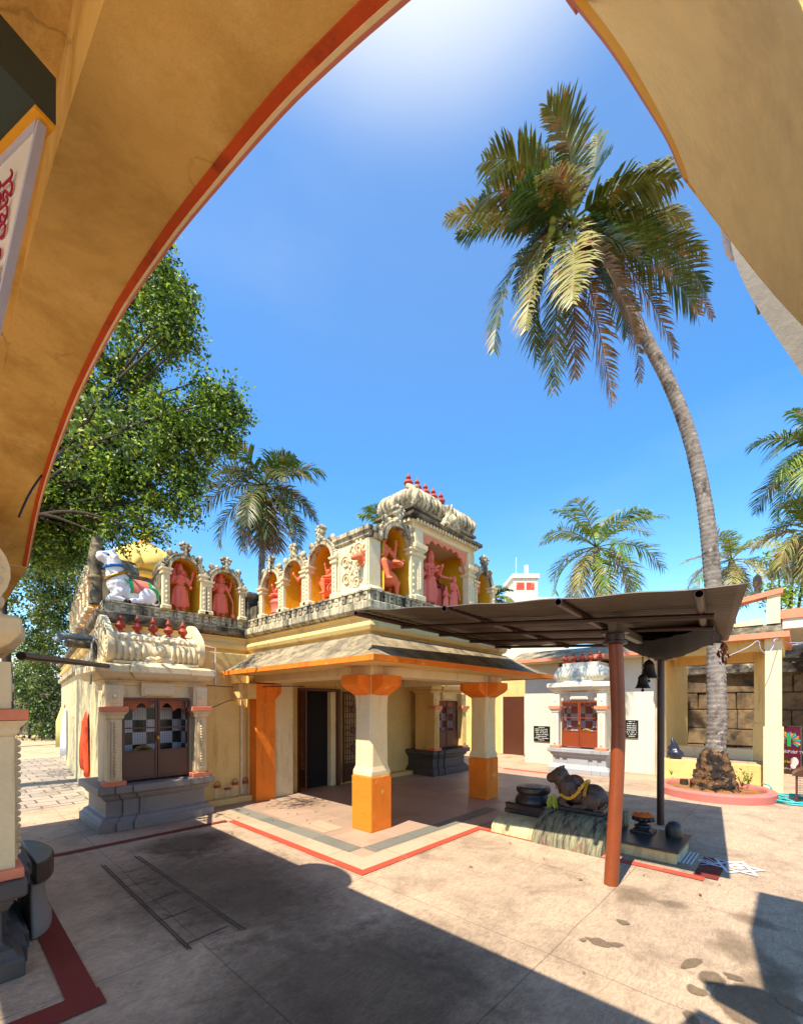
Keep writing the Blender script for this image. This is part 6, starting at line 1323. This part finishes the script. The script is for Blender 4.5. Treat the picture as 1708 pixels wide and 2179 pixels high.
def trunk_obj(parent, P, R0, m_=None, k=8, name='trunk', ringd=.085, amp=.11):
    pts = catmull(P, k); n = len(pts); L = [0]
    for a, b in zip(pts, pts[1:]): L.append(L[-1] + (b - a).length)
    # resample finely so that the leaf-scar rings are real steps
    N_ = max(24, int(L[-1] / (ringd / 3))); out = []; rad = []; j = 0
    for i in range(N_ + 1):
        s = L[-1] * i / N_
        while j < n - 2 and L[j + 1] < s: j += 1
        f = (s - L[j]) / max(1e-6, L[j + 1] - L[j]); out.append(pts[j].lerp(pts[j + 1], f))
        u = s / L[-1]; r_ = R0[0] + (R0[1] - R0[0]) * min(1, u * 1.0) ; ph = (s / ringd + .35 * noise.noise((s * 2, 0, 0))) % 1
        rad.append(r_ * (1 + amp * (1 - ph) - amp * .5))
    mb = MB(); mb.tube(out, rad, 18)
    return mb.build(name, m_ or MT['trunk'], parent, smooth=50)
tpalm = thing('palm_tree', 'very tall leaning coconut palm rising from the round planter through the shed edge', 'palm tree', (7.16, -1.98, 0))
TP = [(1518, 1640, 8.15), (1524, 1560, 8.15), (1524, 1450, 8.15), (1519, 1280, 8.2), (1505, 1120, 8.2), (1489, 1020, 8.2), (1464, 920, 8.2), (1430, 830, 8.2), (1390, 750, 8.2), (1345, 670, 8.2), (1290, 590, 8.2), (1236, 505, 8.2)]
trunk_obj(tpalm, [at(*p) for p in TP], (.168, .085))
m = MB(); c = at(1518, 1690, 8.15); c.z = .08
for r_, z, ox in ((.40, .0, 0), (.38, .12, .0), (.33, .28, 0), (.29, .42, 0), (.25, .55, .0), (.21, .66, 0)): m.ball((c.x, c.y, c.z + z), (r_, r_, .16), 20, 10)
rr = random.Random(9)
for k in range(260):
    a = rr.uniform(0, 6.28); z = rr.uniform(0, .66); r_ = .375 - .26 * z + rr.uniform(-.02, .02); q = rr.uniform(.016, .03); m.ball((c.x + r_ * math.cos(a), c.y + r_ * math.sin(a), c.z + z), (q, q, q * 2.2), 7, 5)
me = sculpt(m, .014, 1, root_loc(tpalm))
for v_ in me.vertices: v_.co += v_.co.normalized() * (.03 * noise.noise(v_.co * 12) + .016 * noise.noise(v_.co * 34))
link('root_ball', me, MT['rootball'], tpalm, 60)
def cp(x, y, t): return at(893.6 + .4768 * x, .4768 * y, t)
FR_ = [  # control and tip in crop pixels with their depths, leaflet length, material, droop
 ((715, 640), (570, 470), 8.0, 7.7, .46, 'palm_olive', .25), ((480, 640), (280, 720), 8.0, 7.6, .42, 'palm_olive', .35), ((540, 680), (480, 615), 8.6, 8.9, .34, 'palm_olive', .3),
 ((370, 760), (262, 905), 7.7, 7.4, .42, 'palm_olive', .45), ((330, 900), (118, 975), 8.1, 8.0, .30, 'palm_pale', .5), ((330, 985), (170, 1048), 8.5, 8.6, .30, 'palm_green', .55),
 ((360, 1080), (330, 1560), 7.9, 7.8, .40, 'palm_olive', .45), ((500, 1110), (470, 1470), 7.6, 7.4, .42, 'palm_pale', .35), ((690, 1080), (680, 1350), 7.3, 7.0, .44, 'palm_pale', .35),
 ((800, 1080), (975, 1500), 7.5, 7.6, .36, 'palm_brown', .5), ((590, 1280), (600, 1745), 8.1, 8.2, .36, 'palm_olive', .4), ((780, 1300), (855, 1790), 8.3, 8.4, .36, 'palm_brown', .45), ((690, 1300), (690, 1680), 8.6, 8.7, .34, 'palm_brown', .45),
 ((960, 1200), (980, 1700), 8.7, 8.8, .26, 'palm_brown', .4), ((980, 1130), (1140, 1590), 8.4, 8.5, .34, 'palm_brown', .45), ((1060, 1050), (1235, 1400), 7.8, 7.7, .40, 'palm_olive', .45), ((1120, 980), (1275, 1300), 8.4, 8.4, .38, 'palm_olive', .45),
 ((1080, 950), (1262, 1140), 8.8, 9.0, .36, 'palm_olive', .5), ((900, 800), (1140, 722), 8.5, 8.7, .34, 'palm_pale', .5), ((880, 790), (1150, 800), 7.6, 7.4, .42, 'palm_olive', .75), ((690, 760), (545, 775), 7.4, 7.1, .32, 'palm_pale', .5),
 ((590, 830), (430, 850), 7.6, 7.3, .40, 'palm_green', .5), ((800, 760), (790, 600), 8.8, 9.1, .34, 'palm_olive', .35), ((1120, 1080), (1305, 1415), 8.9, 9.0, .22, 'palm_brown', .5), ((540, 1020), (420, 1300), 8.7, 8.9, .40, 'palm_olive', .45),
 ((640, 740), (660, 560), 8.7, 9.0, .36, 'palm_olive', .3), ((900, 1130), (920, 1500), 8.8, 8.9, .32, 'palm_olive', .45), ((470, 1250), (520, 1600), 8.6, 8.7, .34, 'palm_olive', .45), ((1000, 890), (1200, 990), 8.2, 8.1, .34, 'palm_pale', .55),
 ((600, 1050), (520, 1250), 8.0, 7.9, .40, 'palm_green', .4), ((760, 1050), (840, 1300), 8.0, 7.9, .40, 'palm_green', .4), ((820, 1020), (1010, 1180), 8.0, 7.9, .40, 'palm_green', .45), ((560, 900), (400, 990), 8.0, 7.8, .40, 'palm_green', .45), ((900, 960), (1080, 1060), 8.1, 8.0, .40, 'palm_green', .45), ((620, 850), (520, 700), 8.3, 8.4, .38, 'palm_green', .3), ((740, 820), (850, 680), 8.5, 8.6, .36, 'palm_green', .3)]
HC = cp(672, 1000, 8.15)
for i, (c_, t_, d1, d2, L_, mm, dr_) in enumerate(FR_):
    frond(tpalm, HC + Vector((0, 0, .05)), cp(*c_, d1), cp(*t_, d2), L_ * 1.5, MT[mm], 80, i, dr_ * .8)
rr = random.Random(12)
for k in range(13):
    m = MB(); p = cp(rr.uniform(565, 745), rr.uniform(985, 1090), rr.uniform(7.75, 7.95)); m.ball(p, (.062, .062, .078), 12, 8); m.build('coconut', MT['coconut'], tpalm, smooth=180)
def palm(label, base, crown, r0, r1, L, n, seed, leaf, up_bias=0.2, mats=('palm_green', 'palm_olive', 'palm_pale', 'palm_brown'), lean=None, nl=44, hang=1.0):
    t = thing('palm_tree', label, 'palm tree', base); rr = random.Random(seed); base, crown = Vector(base), Vector(crown)
    md = base.lerp(crown, .5) + (Vector(lean) if lean else Vector((0, 0, 0)))
    trunk_obj(t, [base, base.lerp(md, .5), md, md.lerp(crown, .55), crown], (r0, r1), ringd=.2, k=5)
    for i in range(n):
        f = i / (n - 1); az = i * 2.39996 + rr.uniform(-.3, .3); el = R(78 - 150 * hang * f + rr.uniform(-8, 8)); l_ = L * rr.uniform(.85, 1.12) * (.8 + .25 * math.sin(math.pi * f))
        d = Vector((math.cos(az) * math.cos(el), math.sin(az) * math.cos(el), math.sin(el))); e2 = max(R(-86), el - R(rr.uniform(50, 85))); d2 = Vector((math.cos(az) * math.cos(e2), math.sin(az) * math.cos(e2), math.sin(e2)))
        p1 = crown + d * l_ * .55; p2 = p1 + d2 * l_ * .5
        frond(t, crown, p1, p2, leaf * 1.35 * rr.uniform(.85, 1.1), MT[mats[min(3, int(f * 3.999))] if rr.random() > .2 else mats[rr.randrange(3)]], nl, seed * 50 + i, rr.uniform(.3, .6), stem=.03)
    return t
g0 = lambda p: (p.x, p.y, 0)
c1 = at(562, 1035, 16); palm('coconut palm with hanging brown fronds rising behind the parapet niches', g0(at(545, 1240, 16)), c1, .15, .10, 2.75, 36, 3, .62, hang=1.12, mats=('palm_green', 'palm_olive', 'palm_olive', 'palm_brown'))
c2 = at(1268, 1165, 19); palm('fresh green coconut palm behind the middle of the shed roof', g0(at(1285, 1300, 19)), c2, .22, .15, 3.3, 22, 7, .72, hang=.85, mats=('palm_fresh', 'palm_fresh', 'palm_fresh', 'palm_pale'))
c3 = at(1556, 1192, 24); palm('smaller coconut palm directly behind the tall palm trunk', g0(at(1560, 1300, 24)), c3, .22, .15, 3.0, 22, 11, .66, hang=.95, mats=('palm_fresh', 'palm_fresh', 'palm_pale', 'palm_pale'))
c4 = at(1752, 950, 15); palm('coconut palm half cut off by the right edge of the picture', g0(at(1735, 1300, 15)), c4, .15, .11, 2.7, 24, 15, .62, hang=.95, mats=('palm_fresh', 'palm_green', 'palm_fresh', 'palm_pale'))
c5 = at(812, 1128, 17); palm('palm peeping out behind the left side of the roof tower', g0(at(830, 1250, 17)), c5, .2, .14, 1.5, 14, 19, .5, hang=.8, mats=('palm_fresh', 'palm_fresh', 'palm_fresh', 'palm_olive'))
c6 = at(1050, 1275, 20); palm('small palm peeping out at the right end of the niche parapet', g0(at(1050, 1300, 20)), c6, .2, .14, 1.0, 14, 23, .4, hang=.8, mats=('palm_green', 'palm_green', 'palm_fresh', 'palm_olive'))
c7 = at(1652, 1165, 15.5); palm('low yellowish palm under the right edge palm', g0(at(1720, 1300, 15.5)), at(1722, 1130, 15.5), .2, .14, 2.0, 18, 29, .55, hang=1.05, mats=('palm_fresh', 'palm_pale', 'palm_pale', 'palm_pale'))
# ------------------------------------------------------------------ broadleaf trees: many single leaves on sprays through the crown
def leaves(name, blobs, parent, mats, n_per, size, seed, bright=.3, droop=.3, sprays=7, z_min=None):
    rr = random.Random(seed); vs = []; fs = []; mi = []
    for (c, r_, k) in blobs:
        r_ = max(r_ * .55, r_ - size * 2.2); nsp = max(3, int(n_per * k / sprays))
        def pick():
            while True:
                d = Vector((rr.uniform(-1, 1), rr.uniform(-1, 1), rr.uniform(-1, 1)))
                if .02 < d.length <= 1: return d.normalized() * d.length ** .4
        cl = [pick() for _ in range(9 + int(5 * k))]
        for _ in range(nsp):
            q = cl[rr.randrange(len(cl))] + Vector((rr.gauss(0, .17), rr.gauss(0, .17), rr.gauss(0, .15)))
            b = c + Vector((q.x * r_, q.y * r_, q.z * r_ * .95)); tw = (q + Vector((rr.gauss(0, .5), rr.gauss(0, .5), rr.gauss(0, .5) - droop))).normalized()
            outer = q.length > .74; top_ = q.z > -.1
            for j in range(sprays):
                p = b + tw * size * .62 * j + Vector((rr.gauss(0, size * .45), rr.gauss(0, size * .45), rr.gauss(0, size * .45)))
                a = (tw * .5 + Vector((rr.gauss(0, .8), rr.gauss(0, .8), rr.gauss(0, .6) - .25))).normalized(); s = a.cross(Vector((rr.gauss(0, 1), rr.gauss(0, 1), 1.2))).normalized()
                l_ = size * rr.uniform(.5, 1.35); w = l_ * .27; u = s.cross(a) * l_ * .10; n0 = len(vs)
                vs += [p, p + a * l_ * .45 + s * w + u, p + a * l_, p + a * l_ * .45 - s * w + u, p + a * l_ * .5]
                fs += [(n0, n0 + 1, n0 + 4), (n0 + 1, n0 + 2, n0 + 4), (n0 + 2, n0 + 3, n0 + 4), (n0 + 3, n0, n0 + 4)]
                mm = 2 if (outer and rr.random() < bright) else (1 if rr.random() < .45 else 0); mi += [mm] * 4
    off = root_loc(parent); me = bpy.data.meshes.new(name); me.from_pydata([tuple(v - off) for v in vs], [], fs); me.update()
    for q in mats: me.materials.append(q)
    me.polygons.foreach_set('material_index', mi)
    o = bpy.data.objects.new(name, me); COL.objects.link(o); o.parent = parent; return o
bt_ = thing('fruit_tree', 'large leafy tree hung with pale round fruit reaching over the alley at left', 'tree', (-3.6, 9.0, 0))
SP = [(338, 590, 62, 8.2), (372, 640, 40, 8.0), (352, 700, 55, 8.2), (300, 690, 60, 8.6), (260, 760, 60, 8.4), (292, 800, 40, 8.6), (250, 850, 80, 8.6), (340, 890, 58, 8.3), (418, 868, 54, 8.0), (468, 870, 42, 7.9), (446, 838, 30, 8.2), (200, 900, 70, 8.8),
      (300, 950, 80, 8.4), (390, 940, 70, 8.1), (455, 925, 42, 7.9), (170, 990, 70, 8.6), (265, 1030, 66, 8.3), (340, 1030, 56, 8.2), (395, 1000, 40, 8.0), (130, 1070, 60, 8.4), (200, 1090, 50, 8.4), (110, 1140, 42, 8.6), (375, 1075, 26, 8.1), (300, 1105, 24, 8.0), (318, 1140, 13, 8.0), (255, 1120, 20, 8.1), (400, 1055, 18, 8.0), (150, 1160, 36, 8.6), (492, 848, 26, 7.9), (500, 875, 22, 7.9), (385, 690, 30, 8.0), (400, 720, 20, 8.0), (320, 1130, 22, 8.0), (240, 1150, 22, 8.0), (410, 1080, 20, 8.0), (480, 930, 26, 7.9), (428, 808, 18, 8.1), (352, 548, 26, 8.2), (180, 1130, 30, 8.6), (205, 1150, 18, 8.3), (120, 1010, 60, 8.6), (150, 940, 50, 8.7), (95, 1100, 50, 8.7), (160, 1060, 55, 8.5), (140, 1130, 45, 8.5), (240, 960, 60, 8.5), (220, 1010, 55, 8.4), (90, 1180, 40, 8.8), (60, 1080, 60, 9.2), (50, 1010, 50, 9.2), (80, 960, 60, 9.2), (110, 880, 60, 9.2), (60, 1150, 45, 9.2)]
BL_ = [(at(x, y, t), r_ * t / FOC, (r_ / 50) ** 2 * 1.0) for x, y, r_, t in SP]
HID = [(Vector((-2.9, 3.4, 4.7)), .55, .35), (Vector((-2.2, 3.9, 4.9)), .5, .30), (Vector((-3.3, 4.4, 5.2)), .7, .5), (Vector((-1.9, 4.7, 5.4)), .5, .35), (Vector((-2.6, 5.4, 5.8)), .8, .7), (Vector((-3.8, 6.4, 6.0)), 1.0, .8), (Vector((-1.7, 2.7, 4.9)), .40, .16), (Vector((-1.2, 3.4, 5.3)), .4, .18), (Vector((-3.6, 8.0, 5.4)), 1.2, 1.0), (Vector((-3.2, 10.0, 5.6)), 1.3, 1.0)]
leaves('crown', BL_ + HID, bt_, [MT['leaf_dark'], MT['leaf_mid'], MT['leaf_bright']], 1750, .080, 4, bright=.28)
m = MB(); base = Vector((-3.6, 9.0, 0)); fork = Vector((-2.1, 8.0, 5.1)); m.tube(catmull([base, Vector((-3.3, 8.6, 2.4)), fork], 4), [.34, .33, .31, .3, .29, .28, .27, .26, .25], 12)
m.build('trunk', MT['bark'], bt_, smooth=60)
rr = random.Random(21); m = MB()
for (c, r_, k) in BL_[::1] + HID:
    md = fork.lerp(c, .55) + Vector((rr.uniform(-.3, .3), rr.uniform(-.3, .3), .25)); m.tube(catmull([fork, md, c], 6), [.045 - .036 * i / 12 for i in range(13)], 6)
    for _ in range(4):
        e = c + Vector((rr.gauss(0, 1), rr.gauss(0, 1), rr.gauss(0, 1))).normalized() * r_ * .9; m.tube([c, c.lerp(e, .5) + Vector((0, 0, .03)), e], [.014, .009, .003], 4)
m.build('branches', MT['bark'], bt_, smooth=60)
for (x, y, t) in ((357, 712, 7.9), (323, 830, 8.0), (246, 985, 8.0), (228, 1040, 8.1), (283, 1018, 7.9), (412, 958, 7.8), (424, 1092, 8), (420, 1090, 7.8), (252, 1192, 8.2), (353, 1120, 7.8), (470, 905, 7.7), (300, 720, 8.0), (310, 610, 8.0)):
    MB().ball(at(x, y, t), .042, 12, 8).build('fruit', MT['fruit'], bt_, smooth=180)
# feathery pale tree and dark bushes at the end of the alley, bright tree on the right
ft = thing('feathery_tree', 'tall pale feathery tree behind the alley, seen below the fruit tree', 'tree', g0(at(14, 1540, 17)))
FT = [(at(x, y, t), r_ * t / FOC, (r_ / 50) ** 2) for x, y, r_, t in ((150, 1060, 70, 17), (200, 1110, 60, 17), (110, 1180, 60, 17), (170, 1190, 50, 17), (80, 1260, 60, 18), (130, 1290, 50, 18), (180, 1010, 50, 18), (60, 1180, 60, 18), (160, 1240, 45, 18), (120, 1240, 50, 18), (75, 1330, 45, 18.5), (115, 1350, 40, 18.5), (85, 1390, 40, 18.5), (60, 1420, 40, 18.5), (105, 1290, 40, 18))]
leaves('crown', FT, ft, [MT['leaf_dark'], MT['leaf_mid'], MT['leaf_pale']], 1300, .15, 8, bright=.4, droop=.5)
m = MB()
b0_ = Vector(ft.location)
m.tube([b0_, b0_ + Vector((.05, 0, 2.5)), b0_ + Vector((-.1, .1, 5.5)), b0_ + Vector((.1, .3, 8))], [.2, .17, .13, .05], 10)
m.build('trunk', MT['bark'], ft, smooth=60)
for i, (px, r_, lab) in enumerate(((62, 34, 'dark bush at the left end of the alley gap'), (92, 30, 'leafy bush in the middle of the alley gap'), (115, 26, 'bush nearest the temple wall at the end of the alley'))):
    c = at(px, 1535 - 10, 21.5 - i * .3); b = thing('bush', lab, 'bush', (c.x, c.y, 0))
    leaves('foliage', [(Vector((c.x, c.y, .9)), 1.1, 1.4), (Vector((c.x + .2, c.y + .2, 2.1)), 1.1, 1.4), (Vector((c.x - .3, c.y, 3.3)), 1.0, 1.2), (Vector((c.x - .1, c.y, 4.3)), .9, .9)], b, [MT['leaf_dark'], MT['leaf_dark'], MT['leaf_mid']], 520, .17, 30 + i, bright=.3)
    MB().tube([(c.x, c.y, 0), (c.x + .1, c.y, 1.6)], [.06, .03], 6).build('stem', MT['bark'], b, smooth=60)
rt = thing('bamboo_tree', 'bright yellow green feathery tree behind the canopy at the right edge', 'tree', g0(at(1670, 1400, 26)))
RT = [(at(x, y, t), r_ * t / FOC, (r_ / 50) ** 2) for x, y, r_, t in ((1655, 1200, 40, 26), (1690, 1180, 50, 26), (1640, 1245, 34, 26), (1680, 1250, 45, 26), (1710, 1230, 50, 27), (1660, 1280, 36, 26), (1720, 1150, 40, 27), (1700, 1290, 36, 26))]
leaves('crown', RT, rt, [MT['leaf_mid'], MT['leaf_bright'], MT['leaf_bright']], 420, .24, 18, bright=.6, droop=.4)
m = MB(); b0_ = Vector(rt.location)
for c, r_, k in RT: m.tube(catmull([b0_, b0_.lerp(c, .5) + Vector((0, 0, 1)), c], 5), [.16 - .14 * i / 10 for i in range(11)], 6)
m.build('trunk', MT['bark'], rt, smooth=60)
